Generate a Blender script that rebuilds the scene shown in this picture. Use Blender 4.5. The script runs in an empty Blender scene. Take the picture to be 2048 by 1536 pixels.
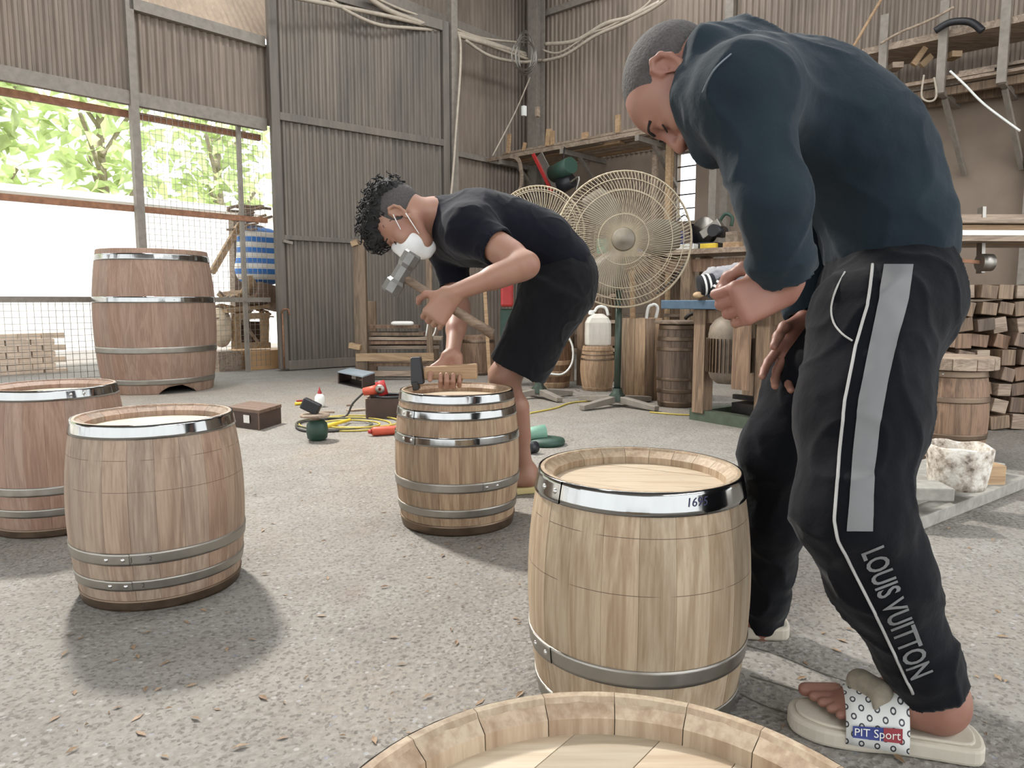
# ---------------------------------------------------------------- soft-body mesher: smooth union of rounded cones -> one continuous surface
class SDF:
    def __init__(self, res=0.006):
        self.res = res
        self.ops = []

    def cone(self, a, b, ra, rb=None, k=0.02, sub=False, flat=None):
        """rounded cone a->b; flat=(axis, factor) squashes the cross-section along axis"""
        self.ops.append(('cone', Vector(a), Vector(b), ra, ra if rb is None else rb, k, sub, flat))
        return self

    def chain(self, pts, rs, k=0.02, flat=None):
        for i in range(len(pts) - 1):
            self.cone(pts[i], pts[i + 1], rs[i], rs[i + 1], k, False, flat)
        return self

    def ccone(self, a, b, ra, rb=None, k=0.01, sub=False, flat=None):
        """flat-ended cone"""
        self.ops.append(('ccone', Vector(a), Vector(b), ra, ra if rb is None else rb, k, sub, flat))
        return self

    def ell(self, c, rad, axes=None, k=0.02, sub=False):
        self.ops.append(('ell', Vector(c), Vector(rad), axes, 0, k, sub, None))
        return self

    def mesh(self):
        lo = np.array([1e9] * 3); hi = -lo
        boxes = []
        for op in self.ops:
            if op[0] == 'ell':
                r = max(op[2]); pts = [op[1]]
            else:
                r = max(op[3], op[4]) * (max(1.0, op[7][1]) if op[7] else 1.0); pts = [op[1], op[2]]
            a = np.array([[*p] for p in pts])
            m = r + op[5] + 3 * self.res
            b0, b1 = a.min(0) - m, a.max(0) + m
            boxes.append((b0, b1))
            if not op[6]:
                lo = np.minimum(lo, b0); hi = np.maximum(hi, b1)
        h = self.res
        dim = np.ceil((hi - lo) / h).astype(int) + 1
        D = np.full(dim, 1.0, np.float32)
        for op, (b0, b1) in zip(self.ops, boxes):
            i0 = np.clip(np.floor((b0 - lo) / h).astype(int), 0, dim)
            i1 = np.clip(np.ceil((b1 - lo) / h).astype(int) + 1, 0, dim)
            if (i1 <= i0).any():
                continue
            X = (lo[0] + h * np.arange(i0[0], i1[0], dtype=np.float32))[:, None, None]
            Y = (lo[1] + h * np.arange(i0[1], i1[1], dtype=np.float32))[None, :, None]
            Z = (lo[2] + h * np.arange(i0[2], i1[2], dtype=np.float32))[None, None, :]
            if op[0] == 'ell':
                c, rad, axes = op[1], op[2], op[3]
                ax = axes or (Vector((1, 0, 0)), Vector((0, 1, 0)), Vector((0, 0, 1)))
                s = 0
                for a, r in zip(ax, rad):
                    s = s + (((X - c.x) * a.x + (Y - c.y) * a.y + (Z - c.z) * a.z) / r) ** 2
                k0 = np.sqrt(s)
                d = (k0 - 1.0) * min(rad) * np.where(k0 < 1, 1.0, (max(rad) / min(rad)) ** 0.5)
            else:
                a, b, ra, rb = op[1], op[2], op[3], op[4]
                ab = b - a
                L2 = max(ab.length_squared, 1e-9)
                px, py, pz = X - a.x, Y - a.y, Z - a.z
                t = (px * ab.x + py * ab.y + pz * ab.z) / L2
                tc = np.clip(t, 0, 1)
                qx, qy, qz = px - tc * ab.x, py - tc * ab.y, pz - tc * ab.z
                if op[0] == 'ccone':
                    qx, qy, qz = px - t * ab.x, py - t * ab.y, pz - t * ab.z
                q2 = qx * qx + qy * qy + qz * qz
                if op[7]:
                    ax, fac = op[7]
                    ax = ax.normalized()
                    w = qx * ax.x + qy * ax.y + qz * ax.z
                    q2 = q2 + w * w * (1.0 / (fac * fac) - 1.0)
                d = np.sqrt(np.maximum(q2, 0)) - (ra + (rb - ra) * tc)
                if op[0] == 'ccone':
                    L = math.sqrt(L2)
                    d = np.maximum(d, np.maximum(-t * L, (t - 1) * L))
            sl = (slice(i0[0], i1[0]), slice(i0[1], i1[1]), slice(i0[2], i1[2]))
            A = D[sl]
            k = op[5]
            d = d.astype(np.float32)
            if op[6]:
                hh = np.maximum(k - np.abs(A + d), 0) / k
                D[sl] = np.maximum(A, -d) + hh * hh * (k * 0.25)
            else:
                hh = np.maximum(k - np.abs(A - d), 0) / k
                D[sl] = np.minimum(A, d) - hh * hh * (k * 0.25)
        # surface nets
        ins = D < 0
        c = np.zeros(tuple(dim - 1), np.int8)
        for dx in (0, 1):
            for dy in (0, 1):
                for dz in (0, 1):
                    c += ins[dx:dim[0] - 1 + dx, dy:dim[1] - 1 + dy, dz:dim[2] - 1 + dz]
        act = np.argwhere((c > 0) & (c < 8))
        idx = np.full(tuple(dim - 1), -1, np.int32)
        idx[act[:, 0], act[:, 1], act[:, 2]] = np.arange(len(act))
        acc = np.zeros((len(act), 3)); cnt = np.zeros(len(act))
        corners = [(x, y, z) for x in (0, 1) for y in (0, 1) for z in (0, 1)]
        val = {q: D[act[:, 0] + q[0], act[:, 1] + q[1], act[:, 2] + q[2]].astype(float) for q in corners}
        for p in corners:
            for ax in range(3):
                if p[ax] == 0:
                    q = list(p); q[ax] = 1; q = tuple(q)
                    va, vb = val[p], val[q]
                    m = (va < 0) != (vb < 0)
                    t = np.where(m, va / np.where(m, va - vb, 1), 0)
                    pos = np.zeros((len(act), 3)) + np.array(p, float)
                    pos[:, ax] += t
                    acc[m] += pos[m]; cnt[m] += 1
        verts = lo + (act + acc / cnt[:, None]) * h
        faces = []
        for ax in range(3):
            o = [1, 2] if ax == 0 else ([2, 0] if ax == 1 else [0, 1])
            s0 = [slice(1, dim[i] - 1) for i in range(3)]
            s1 = list(s0)
            s0[ax] = slice(0, dim[ax] - 1); s1[ax] = slice(1, dim[ax])
            A, B = ins[tuple(s0)], ins[tuple(s1)]
            e = np.argwhere(A != B)
            if len(e) == 0:
                continue
            fl = A[e[:, 0], e[:, 1], e[:, 2]]
            base = e.copy()
            for i in range(3):
                if i != ax:
                    base[:, i] += 1
            def at(d1, d2):
                q = base.copy()
                q[:, o[0]] -= d1; q[:, o[1]] -= d2
                return idx[q[:, 0], q[:, 1], q[:, 2]]
            f = np.stack([at(1, 1), at(0, 1), at(0, 0), at(1, 0)], 1)
            f[~fl] = f[~fl][:, ::-1]
            faces.append(f[(f >= 0).all(1)])
        return verts, np.concatenate(faces)

def smooth_np(verts, faces, it=2, lam=0.5):
    n = len(verts)
    e = np.concatenate([faces[:, [0, 1]], faces[:, [1, 2]], faces[:, [2, 3]], faces[:, [3, 0]]])
    e = np.concatenate([e, e[:, ::-1]])
    deg = np.bincount(e[:, 0], minlength=n).astype(float)
    for _ in range(it):
        s = np.stack([np.bincount(e[:, 0], weights=verts[e[:, 1], i], minlength=n) for i in range(3)], 1)
        verts = verts + lam * (s / deg[:, None] - verts)
    return verts

def normals_np(verts, faces):
    a = verts[faces[:, 2]] - verts[faces[:, 0]]
    b = verts[faces[:, 3]] - verts[faces[:, 1]]
    fn = np.cross(a, b)
    n = np.zeros_like(verts)
    for k in range(4):
        for i in range(3):
            n[:, i] += np.bincount(faces[:, k], weights=fn[:, i], minlength=len(verts))
    return n / np.maximum(np.linalg.norm(n, axis=1), 1e-12)[:, None]

def mesh_np(name, verts, faces, mat, parent=None, smooth=True):
    off = WORLD_LOC.get(parent.name, Vector((0, 0, 0))) if parent is not None else Vector((0, 0, 0))
    v = verts - np.array([*off])
    me = bpy.data.meshes.new(name)
    me.vertices.add(len(v))
    me.vertices.foreach_set('co', v.astype(np.float32).ravel())
    nf = len(faces); w = faces.shape[1]
    me.loops.add(nf * w)
    me.loops.foreach_set('vertex_index', faces.astype(np.int32).ravel())
    me.polygons.add(nf)
    me.polygons.foreach_set('loop_start', np.arange(0, nf * w, w, dtype=np.int32))
    me.polygons.foreach_set('use_smooth', np.ones(nf, bool))
    me.update()
    me.validate()
    ob = bpy.data.objects.new(name, me)
    col.objects.link(ob)
    me.materials.append(mat)
    if parent is not None:
        ob.parent = parent
        WORLD_LOC[ob.name] = off
    return ob

def wrinkle(verts, faces, fn):
    """move every vertex along its normal by fn(point) metres"""
    n = normals_np(verts, faces)
    d = np.array([fn(Vector(p)) for p in verts])
    return verts + n * d[:, None]
import bpy, bmesh, math, random
import numpy as np
from mathutils import Vector, Matrix, Euler, noise
from mathutils.bvhtree import BVHTree

random.seed(7)
scene = bpy.context.scene
col = scene.collection

# ---------------------------------------------------------------- camera
F_PX, PITCH, CAM_Z = 1450.0, math.radians(6.53), 0.75
cam_data = bpy.data.cameras.new('camera')
cam_data.sensor_width = 36.0
cam_data.lens = F_PX / 2048 * 36.0
cam_data.clip_start = 0.02
cam = bpy.data.objects.new('camera', cam_data)
col.objects.link(cam)
cam.location = (0, 0, CAM_Z)
cam.rotation_euler = (math.radians(90) - PITCH, 0, 0)
scene.camera = cam

# ---------------------------------------------------------------- light
world = bpy.data.worlds.new('overcast_sky')
scene.world = world
world.use_nodes = True
bg = world.node_tree.nodes['Background']
bg.inputs['Color'].default_value = (0.93, 0.97, 1.0, 1)
bg.inputs['Strength'].default_value = 4.0

def lamp_light(name, loc, target, size, power, color, shape='DISK'):
    ld = bpy.data.lights.new(name, 'AREA')
    ld.shape = shape
    ld.size = size
    ld.energy = power
    ld.color = color
    ld.spread = math.radians(110)
    ob = bpy.data.objects.new(name, ld)
    col.objects.link(ob)
    ob.location = loc
    ob.rotation_euler = (Vector(target) - Vector(loc)).to_track_quat('-Z', 'Y').to_euler()
    return ob

# high-bay lamp hanging above and behind the work area
lamp_light('high_bay_light', (-3.1, 5.5, 5.05), (-0.3, 1.9, 0.3), 0.5, 335, (1.0, 0.97, 0.92))
# unseen strip lights added under the roof to lift walls and barrel fronts
def fill_strip(name, a, b, ln, wd, power):
    ld = bpy.data.lights.new(name, 'AREA')
    ld.shape = 'RECTANGLE'
    ld.size = ln
    ld.size_y = wd
    ld.energy = power
    ld.color = (0.95, 0.98, 1.0)
    ob = bpy.data.objects.new(name, ld)
    col.objects.link(ob)
    p = Vector((0.2, 11.0, 5.42)) + Vector((-0.667, -0.745, 0)) * a + Vector((0.741, -0.671, 0)) * b
    ob.location = p
    ob.rotation_euler = (0, 0, math.atan2(-0.745, -0.667))
    return ob
fill_strip('added_fill_light', 3.5, 2.6, 6.0, 0.8, 190)
fill_strip('added_fill_light', 5.5, 5.2, 7.0, 0.8, 190)
fill_strip('added_fill_light', 6.0, 11.5, 7.0, 0.8, 420)


sun_d = bpy.data.lights.new('sun', 'SUN')
sun_d.energy = 10.0
sun_d.angle = math.radians(3)
sun_o = bpy.data.objects.new('sun', sun_d)
col.objects.link(sun_o)
sun_o.rotation_euler = Vector((0.177, 0.647, -0.75)).to_track_quat('-Z', 'Y').to_euler()

scene.view_settings.view_transform = 'Standard'
scene.view_settings.look = 'None'
scene.view_settings.gamma = 1.0
scene.view_settings.use_curve_mapping = False
scene.view_settings.exposure = -0.5

cy = scene.cycles
cy.use_adaptive_sampling = True
cy.adaptive_threshold = 0.04
cy.max_bounces = 6
cy.diffuse_bounces = 3
cy.glossy_bounces = 3
cy.transmission_bounces = 4
cy.transparent_max_bounces = 6
cy.caustics_reflective = False
cy.caustics_refractive = False

# ---------------------------------------------------------------- geometry helpers
CP, SP = math.cos(PITCH), math.sin(PITCH)

def ray(u, v):
    a, b = (u - 1024) / F_PX, (768 - v) / F_PX
    return Vector((a, CP + SP * b, -SP + CP * b))

def P(u, v, d):
    """point seen at photo pixel (u, v), d metres in front of the camera (world y)"""
    r = ray(u, v)
    return Vector((0, 0, CAM_Z)) + r * (d / r.y)

def G(u, v, z=0.0):
    """point at height z seen at photo pixel (u, v)"""
    r = ray(u, v)
    return Vector((0, 0, CAM_Z)) + r * ((z - CAM_Z) / r.z)

CORNER = Vector((0.2, 11.0, 0))
DL, NL = Vector((-0.667, -0.745, 0)), Vector((0.745, -0.667, 0))
DR, NR = Vector((0.741, -0.671, 0)), Vector((-0.671, -0.741, 0))

def onplane(u, v, p0, n):
    r = ray(u, v)
    o = Vector((0, 0, CAM_Z))
    return o + r * ((p0 - o).dot(n) / r.dot(n))

def WL(s, z, off=0.0):
    return CORNER + DL * s + NL * off + Vector((0, 0, z))

def WR(s, z, off=0.0):
    return CORNER + DR * s + NR * off + Vector((0, 0, z))

def HL(u, v, off=0.0):
    p = onplane(u, v, CORNER + NL * off, NL)
    return (p - CORNER).dot(DL), p.z

def HR(u, v, off=0.0):
    p = onplane(u, v, CORNER + NR * off, NR)
    return (p - CORNER).dot(DR), p.z

def frame_from(z, x=None):
    z = Vector(z).normalized()
    x = Vector(x) if x is not None else (Vector((1, 0, 0)) if abs(z.x) < 0.9 else Vector((0, 1, 0)))
    x = (x - z * x.dot(z)).normalized()
    y = z.cross(x)
    return x, y, z

class MB:
    """collects shapes and links them as ONE mesh object"""
    def __init__(self):
        self.v, self.f, self.sm = [], [], []

    def add(self, vs, fs, smooth=False):
        b = len(self.v)
        self.v += [Vector(p) for p in vs]
        self.f += [tuple(b + i for i in f) for f in fs]
        self.sm += [smooth] * len(fs)
        return self

    def box(self, c, size, rot=None, taper=1.0):
        c = Vector(c)
        sx, sy, sz = [s / 2 for s in size]
        vs = []
        for z in (-1, 1):
            k = taper if z > 0 else 1.0
            for y in (-1, 1):
                for x in (-1, 1):
                    p = Vector((x * sx * k, y * sy * k, z * sz))
                    if rot is not None:
                        p = rot @ p
                    vs.append(c + p)
        return self.add(vs, [(0, 2, 3, 1), (4, 5, 7, 6), (0, 1, 5, 4), (2, 6, 7, 3), (0, 4, 6, 2), (1, 3, 7, 5)])

    def bar(self, a, b, w, h, up=(0, 0, 1), w2=None, h2=None):
        """rectangular bar from a to b; w across, h along up"""
        a, b = Vector(a), Vector(b)
        d = (b - a).normalized()
        up = Vector(up)
        up = up - d * up.dot(d)
        if up.length < 1e-4:
            up = Vector((1, 0, 0)) - d * d.x
        up.normalize()
        s = d.cross(up)
        w2 = w if w2 is None else w2
        h2 = h if h2 is None else h2
        vs = []
        for p, ww, hh in ((a, w, h), (b, w2, h2)):
            for i, j in ((-1, -1), (1, -1), (1, 1), (-1, 1)):
                vs.append(p + s * (i * ww / 2) + up * (j * hh / 2))
        return self.add(vs, [(0, 1, 2, 3), (7, 6, 5, 4), (0, 4, 5, 1), (1, 5, 6, 2), (2, 6, 7, 3), (3, 7, 4, 0)])

    def tube(self, pts, r, n=8, caps=True, closed=False, smooth=True):
        pts = [Vector(p) for p in pts]
        m = len(pts)
        rs = r if isinstance(r, (list, tuple)) else [r] * m
        vs, fs = [], []
        px = None
        for i in range(m):
            if closed:
                t = pts[(i + 1) % m] - pts[i - 1]
            else:
                t = pts[min(i + 1, m - 1)] - pts[max(i - 1, 0)]
            x, y, _ = frame_from(t, px)
            px = x
            for k in range(n):
                a = 2 * math.pi * k / n
                vs.append(pts[i] + x * (math.cos(a) * rs[i]) + y * (math.sin(a) * rs[i]))
        for i in range(m if closed else m - 1):
            j = (i + 1) % m
            for k in range(n):
                l = (k + 1) % n
                fs.append((i * n + k, i * n + l, j * n + l, j * n + k))
        self.add(vs, fs, smooth)
        if caps and not closed:
            self.add([vs[k] for k in range(n)], [tuple(reversed(range(n)))])
            self.add([vs[(m - 1) * n + k] for k in range(n)], [tuple(range(n))])
        return self

    def cyl(self, a, b, r, r2=None, n=16, caps=True):
        return self.tube([a, b], [r, r if r2 is None else r2], n, caps)

    def lathe(self, prof, n=32, c=(0, 0, 0), axis=(0, 0, 1), smooth=True, a0=0.0, a1=None, xdir=None):
        """prof: list of (radius, height)"""
        c = Vector(c)
        x, y, z = frame_from(axis, xdir)
        full = a1 is None
        a1 = a0 + 2 * math.pi if full else a1
        cols = n if full else n + 1
        vs, fs = [], []
        for k in range(cols):
            a = a0 + (a1 - a0) * k / n
            for (r, h) in prof:
                vs.append(c + x * (math.cos(a) * r) + y * (math.sin(a) * r) + z * h)
        m = len(prof)
        for k in range(n):
            l = (k + 1) % cols
            for i in range(m - 1):
                fs.append((k * m + i, l * m + i, l * m + i + 1, k * m + i + 1))
        return self.add(vs, fs, smooth)

    def ell(self, c, rad, n=16, m=10, rot=None):
        vs, fs = [], []
        c = Vector(c)
        for i in range(m + 1):
            t = math.pi * i / m
            for k in range(n):
                a = 2 * math.pi * k / n
                p = Vector((math.sin(t) * math.cos(a) * rad[0], math.sin(t) * math.sin(a) * rad[1], math.cos(t) * rad[2]))
                if rot is not None:
                    p = rot @ p
                vs.append(c + p)
        for i in range(m):
            for k in range(n):
                l = (k + 1) % n
                fs.append((i * n + k, (i + 1) * n + k, (i + 1) * n + l, i * n + l))
        return self.add(vs, fs, True)

    def prism(self, poly, vec, smooth=False):
        """polygon (list of 3D points) extruded along vec"""
        vec = Vector(vec)
        poly = [Vector(p) for p in poly]
        n = len(poly)
        vs = poly + [p + vec for p in poly]
        fs = [tuple(reversed(range(n))), tuple(range(n, 2 * n))]
        for i in range(n):
            j = (i + 1) % n
            fs.append((i, j, n + j, n + i))
        return self.add(vs, fs, smooth)

    def xf(self, m):
        self.v = [m @ p for p in self.v]
        return self

    def build(self, name, mat, parent=None, bevel=0.0, world_coords=True):
        me = bpy.data.meshes.new(name)
        off = Vector((0, 0, 0))
        if parent is not None and world_coords:
            off = WORLD_LOC.get(parent.name, Vector((0, 0, 0)))
        me.from_pydata([tuple(p - off) for p in self.v], [], self.f)
        me.polygons.foreach_set('use_smooth', self.sm)
        bm = bmesh.new()
        bm.from_mesh(me)
        bmesh.ops.remove_doubles(bm, verts=bm.verts, dist=1e-5)
        bmesh.ops.recalc_face_normals(bm, faces=bm.faces)
        bm.to_mesh(me)
        bm.free()
        ob = bpy.data.objects.new(name, me)
        col.objects.link(ob)
        me.materials.append(mat)
        if bevel:
            b = ob.modifiers.new('bevel', 'BEVEL')
            b.width = bevel
            b.segments = 2
            b.limit_method = 'ANGLE'
        if parent is not None:
            ob.parent = parent
            WORLD_LOC[ob.name] = off
        return ob

WORLD_LOC = {}

def tag(o, label=None, cat=None, group=None, kind=None):
    if label: o['label'] = label
    if cat: o['category'] = cat
    if group: o['group'] = group
    if kind: o['kind'] = kind
    return o

def thing(name, label, cat, loc=(0, 0, 0), group=None, kind=None):
    o = bpy.data.objects.new(name, None)
    o.empty_display_size = 0.05
    col.objects.link(o)
    o.location = loc
    WORLD_LOC[o.name] = Vector(loc)
    tag(o, label, cat, group, kind)
    return o

def link_copy(src, parent, name=None):
    c = src.copy()
    col.objects.link(c)
    c.parent = parent
    return c

def smooth_curve(pts, n=8):
    """Catmull-Rom through pts"""
    pts = [Vector(p) for p in pts]
    out = []
    for i in range(len(pts) - 1):
        p0, p1, p2, p3 = pts[max(i - 1, 0)], pts[i], pts[i + 1], pts[min(i + 2, len(pts) - 1)]
        for k in range(n):
            t = k / n
            out.append(0.5 * ((2 * p1) + (p2 - p0) * t + (2 * p0 - 5 * p1 + 4 * p2 - p3) * t * t + (3 * p1 - p0 - 3 * p2 + p3) * t ** 3))
    out.append(pts[-1])
    return out

# ---------------------------------------------------------------- materials
def srgb(r, g, b):
    def c(x):
        x /= 255.0
        return x / 12.92 if x <= 0.04045 else ((x + 0.055) / 1.055) ** 2.4
    return (c(r), c(g), c(b), 1.0)

class NT:
    def __init__(self, name):
        self.m = bpy.data.materials.new(name)
        self.m.use_nodes = True
        self.t = self.m.node_tree
        self.b = self.t.nodes['Principled BSDF']

    def n(self, kind, **kw):
        nd = self.t.nodes.new(kind)
        for k, v in kw.items():
            if k.startswith('i_'):
                key = k[2:]
                key = int(key) if key.isdigit() else key.replace('_', ' ')
                nd.inputs[key].default_value = v
            else:
                setattr(nd, k, v)
        return nd

    def l(self, a, b):
        self.t.links.new(a, b)

    def coords(self, scale=(1, 1, 1), rnd=0.0, kind='Object'):
        tc = self.n('ShaderNodeTexCoord')
        mp = self.n('ShaderNodeMapping')
        mp.inputs['Scale'].default_value = scale
        src = tc.outputs[kind]
        if rnd:
            oi = self.n('ShaderNodeObjectInfo')
            ml = self.n('ShaderNodeVectorMath', operation='SCALE')
            cx = self.n('ShaderNodeCombineXYZ')
            m2 = self.n('ShaderNodeMath', operation='MULTIPLY')
            m2.inputs[1].default_value = 7.31
            self.l(oi.outputs['Random'], m2.inputs[0])
            self.l(oi.outputs['Random'], cx.inputs[0])
            self.l(m2.outputs[0], cx.inputs[1])
            self.l(oi.outputs['Random'], cx.inputs[2])
            self.l(cx.outputs[0], ml.inputs[0])
            ml.inputs['Scale'].default_value = rnd
            ad = self.n('ShaderNodeVectorMath', operation='ADD')
            self.l(src, ad.inputs[0])
            self.l(ml.outputs[0], ad.inputs[1])
            src = ad.outputs[0]
        self.l(src, mp.inputs['Vector'])
        return mp.outputs['Vector']

    def noise(self, vec, scale, detail=4, rough=0.55, dist=0.0):
        nd = self.n('ShaderNodeTexNoise')
        nd.inputs['Scale'].default_value = scale
        nd.inputs['Detail'].default_value = detail
        nd.inputs['Roughness'].default_value = rough
        nd.inputs['Distortion'].default_value = dist
        self.l(vec, nd.inputs['Vector'])
        return nd.outputs['Fac']

    def ramp(self, fac, stops, interp='LINEAR'):
        r = self.n('ShaderNodeValToRGB')
        cr = r.color_ramp
        cr.interpolation = interp
        while len(cr.elements) < len(stops):
            cr.elements.new(0.5)
        for e, (p, c) in zip(cr.elements, stops):
            e.position = p
            e.color = c if len(c) == 4 else (*c, 1)
        self.l(fac, r.inputs[0])
        return r.outputs[0]

    def mix(self, fac, a, b, blend='MIX'):
        nd = self.n('ShaderNodeMix', data_type='RGBA', blend_type=blend)
        for sock, val in ((nd.inputs[0], fac), (nd.inputs[6], a), (nd.inputs[7], b)):
            if isinstance(val, (int, float)):
                sock.default_value = val
            elif isinstance(val, tuple):
                sock.default_value = val
            else:
                self.l(val, sock)
        return nd.outputs[2]

    def bump(self, h, strength=0.2, dist=0.01):
        bp = self.n('ShaderNodeBump')
        bp.inputs['Strength'].default_value = strength
        bp.inputs['Distance'].default_value = dist
        self.l(h, bp.inputs['Height'])
        self.l(bp.outputs[0], self.b.inputs['Normal'])

    def set(self, color=None, rough=None, metal=None, **kw):
        for key, val in (('Base Color', color), ('Roughness', rough), ('Metallic', metal)):
            if val is None:
                continue
            if isinstance(val, (int, float, tuple)):
                self.b.inputs[key].default_value = val
            else:
                self.l(val, self.b.inputs[key])
        for k, v in kw.items():
            self.b.inputs[k.replace('_', ' ')].default_value = v
        return self.m

W01 = (1, 1, 1, 1)
K01 = (0, 0, 0, 1)

def plain(name, rgb, rough=0.6, metal=0.0, var=0.12, scale=18.0, bump=0.0, **kw):
    t = NT(name)
    v = t.coords(rnd=3.0)
    c = srgb(*rgb)
    lo = tuple(x * (1 - var) for x in c[:3]) + (1,)
    hi = tuple(min(1, x * (1 + var)) for x in c[:3]) + (1,)
    f = t.noise(v, scale, 5)
    colr = t.ramp(f, [(0.3, lo), (0.7, hi)])
    if bump:
        t.bump(f, bump, 0.01)
    return t.set(colr, rough, metal, **kw)

def wood(name, light, dark, axis='z', scale=1.0, vary=0.22, lines=None, rough=0.62, contrast=1.0, pink=0.35):
    """straight-grained timber, grain along axis; every piece gets its own tint"""
    t = NT(name)
    s = {'z': (1, 1, 0.045), 'x': (0.045, 1, 1), 'y': (1, 0.045, 1)}[axis]
    v = t.coords(s, rnd=5.0)
    v2 = t.coords({'z': (1, 1, 0.12), 'x': (0.12, 1, 1), 'y': (1, 0.12, 1)}[axis], rnd=9.0)
    broad = t.noise(v2, 9 * scale, 3, 0.5, 1.4)
    fine = t.noise(v, 170 * scale, 4, 0.6)
    wv = t.n('ShaderNodeMath', operation='MULTIPLY')
    t.l(broad, wv.inputs[0]); wv.inputs[1].default_value = 26.0
    sn = t.n('ShaderNodeMath', operation='SINE')
    t.l(wv.outputs[0], sn.inputs[0])
    ring = t.n('ShaderNodeMapRange')
    t.l(sn.outputs[0], ring.inputs[0])
    ring.inputs[1].default_value = -1; ring.inputs[2].default_value = 1
    mixf = t.n('ShaderNodeMath', operation='MULTIPLY_ADD')
    t.l(ring.outputs[0], mixf.inputs[0]); mixf.inputs[1].default_value = 0.28
    t.l(fine, mixf.inputs[2])
    L, D = srgb(*light), srgb(*dark)
    c = t.ramp(mixf.outputs[0], [(0.30, D), (0.5 + 0.1 / contrast, tuple(0.5 * a + 0.5 * b for a, b in zip(L, D))), (0.85, L)])
    oi = t.n('ShaderNodeObjectInfo')
    tint = t.ramp(oi.outputs['Random'], [(0.0, (1 - vary, (1 - vary), (1 - vary) * 0.98, 1)), (0.35, (1.0, 0.98, 0.95, 1)),
                                         (0.65, (1.0, 1 - 0.14 * pink, 1 - 0.22 * pink, 1)), (1.0, (1 + vary * 0.45, 1 + vary * 0.45, 1 + vary * 0.4, 1))])
    c = t.mix(1.0, c, tint, 'MULTIPLY')
    if lines:
        tc = t.n('ShaderNodeTexCoord')
        sp = t.n('ShaderNodeSeparateXYZ')
        t.l(tc.outputs['Object'], sp.inputs[0])
        pv = t.coords((1, 1, 1), rnd=2.0)
        gate = t.ramp(t.noise(pv, 9, 2), [(0.40, K01), (0.47, W01)])
        for zz in lines:
            su = t.n('ShaderNodeMath', operation='SUBTRACT'); t.l(sp.outputs[2], su.inputs[0]); su.inputs[1].default_value = zz
            ab = t.n('ShaderNodeMath', operation='ABSOLUTE'); t.l(su.outputs[0], ab.inputs[0])
            lt = t.n('ShaderNodeMath', operation='LESS_THAN'); t.l(ab.outputs[0], lt.inputs[0]); lt.inputs[1].default_value = 0.0006
            mu = t.n('ShaderNodeMath', operation='MULTIPLY'); t.l(lt.outputs[0], mu.inputs[0]); t.l(gate, mu.inputs[1])
            c = t.mix(mu.outputs[0], c, srgb(95, 75, 60))
    t.bump(fine, 0.12, 0.004)
    return t.set(c, rough)

def metal(name, rgb, rough=0.25, var=0.08, streak=(1, 1, 1), scale=30, metallic=1.0, bump=0.0):
    t = NT(name)
    v = t.coords(streak, rnd=3.0)
    f = t.noise(v, scale, 4)
    c = srgb(*rgb)
    colr = t.ramp(f, [(0.3, tuple(x * (1 - var) for x in c[:3]) + (1,)), (0.7, c)])
    rr = t.n('ShaderNodeMapRange')
    t.l(f, rr.inputs[0]); rr.inputs[3].default_value = rough * 0.7; rr.inputs[4].default_value = rough * 1.4
    if bump:
        t.bump(t.noise(v, scale * .8, 2), bump, .004)
    return t.set(colr, rr.outputs[0], metallic)

M = {}
M['oak'] = wood('oak_stave', (177, 160, 137), (139, 116, 93), vary=0.13)
M['oak_lined'] = wood('oak_stave_scribed', (179, 161, 137), (144, 121, 95), lines=[0.358, 0.262], vary=0.13)
M['oak_lined_c'] = wood('oak_stave_scribed_pinkish', (165, 146, 128), (128, 107, 92), lines=[0.375, 0.30], pink=0.9, vary=0.13)
M['oak_worked'] = wood('oak_stave_tan', (174, 150, 123), (131, 104, 81), vary=0.26)
M['oak_big'] = wood('oak_stave_rosy', (156, 132, 116), (127, 102, 87), vary=0.16, pink=0.8)
M['oak_head'] = wood('oak_head_board', (192, 178, 156), (169, 149, 124), axis='x')
M['oak_dark'] = wood('oak_weathered', (142, 115, 93), (91, 70, 55), vary=0.3)
M['keg_old'] = wood('keg_old_stave', (128, 108, 92), (74, 60, 50), vary=0.35)
M['keg_pale'] = wood('keg_pale_stave', (178, 150, 120), (132, 104, 80), vary=0.25)
M['keg_brown'] = wood('keg_brown_stave', (122, 92, 66), (72, 50, 36), vary=0.3)
M['timber'] = wood('pine_plank', (182, 154, 120), (140, 112, 84), axis='x', vary=0.3)
M['timber_grey'] = wood('grey_plank', (168, 150, 132), (112, 96, 82), axis='x', vary=0.35)
M['timber_old'] = wood('old_dusty_timber', (142, 120, 98), (88, 72, 58), axis='z', vary=0.3)
M['steel'] = metal('polished_steel_hoop', (158, 158, 156), 0.12, 0.10, (1, 1, 0.15), 30, bump=.35)
M['galv'] = metal('dull_galvanised_hoop', (165, 160, 152), 0.42, 0.15, (1, 1, 1), 25)
M['galv_brown'] = metal('tarnished_hoop', (130, 112, 96), 0.45, 0.2)
M['rivet'] = metal('rivet_metal', (205, 203, 200), 0.3)
M['dark_steel'] = metal('dark_steel', (70, 68, 66), 0.45, 0.3)
M['rust'] = plain('rusty_steel', (150, 108, 82), 0.7, 0.2, 0.3)
M['post_paint'] = plain('dusty_grey_paint', (140, 132, 122), 0.6, 0.2, 0.15)
M['ink'] = plain('marker_ink', (48, 50, 84), 0.6)
M['pencil'] = plain('pencil_mark', (70, 58, 50), 0.8)
M['black_plastic'] = plain('black_plastic', (34, 34, 38), 0.45)
M['red_plastic'] = plain('red_plastic', (164, 44, 42), 0.45)
M['orange_plastic'] = plain('orange_plastic', (196, 84, 60), 0.45)
M['green_tool'] = plain('green_tool_casing', (44, 70, 58), 0.5)
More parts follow.
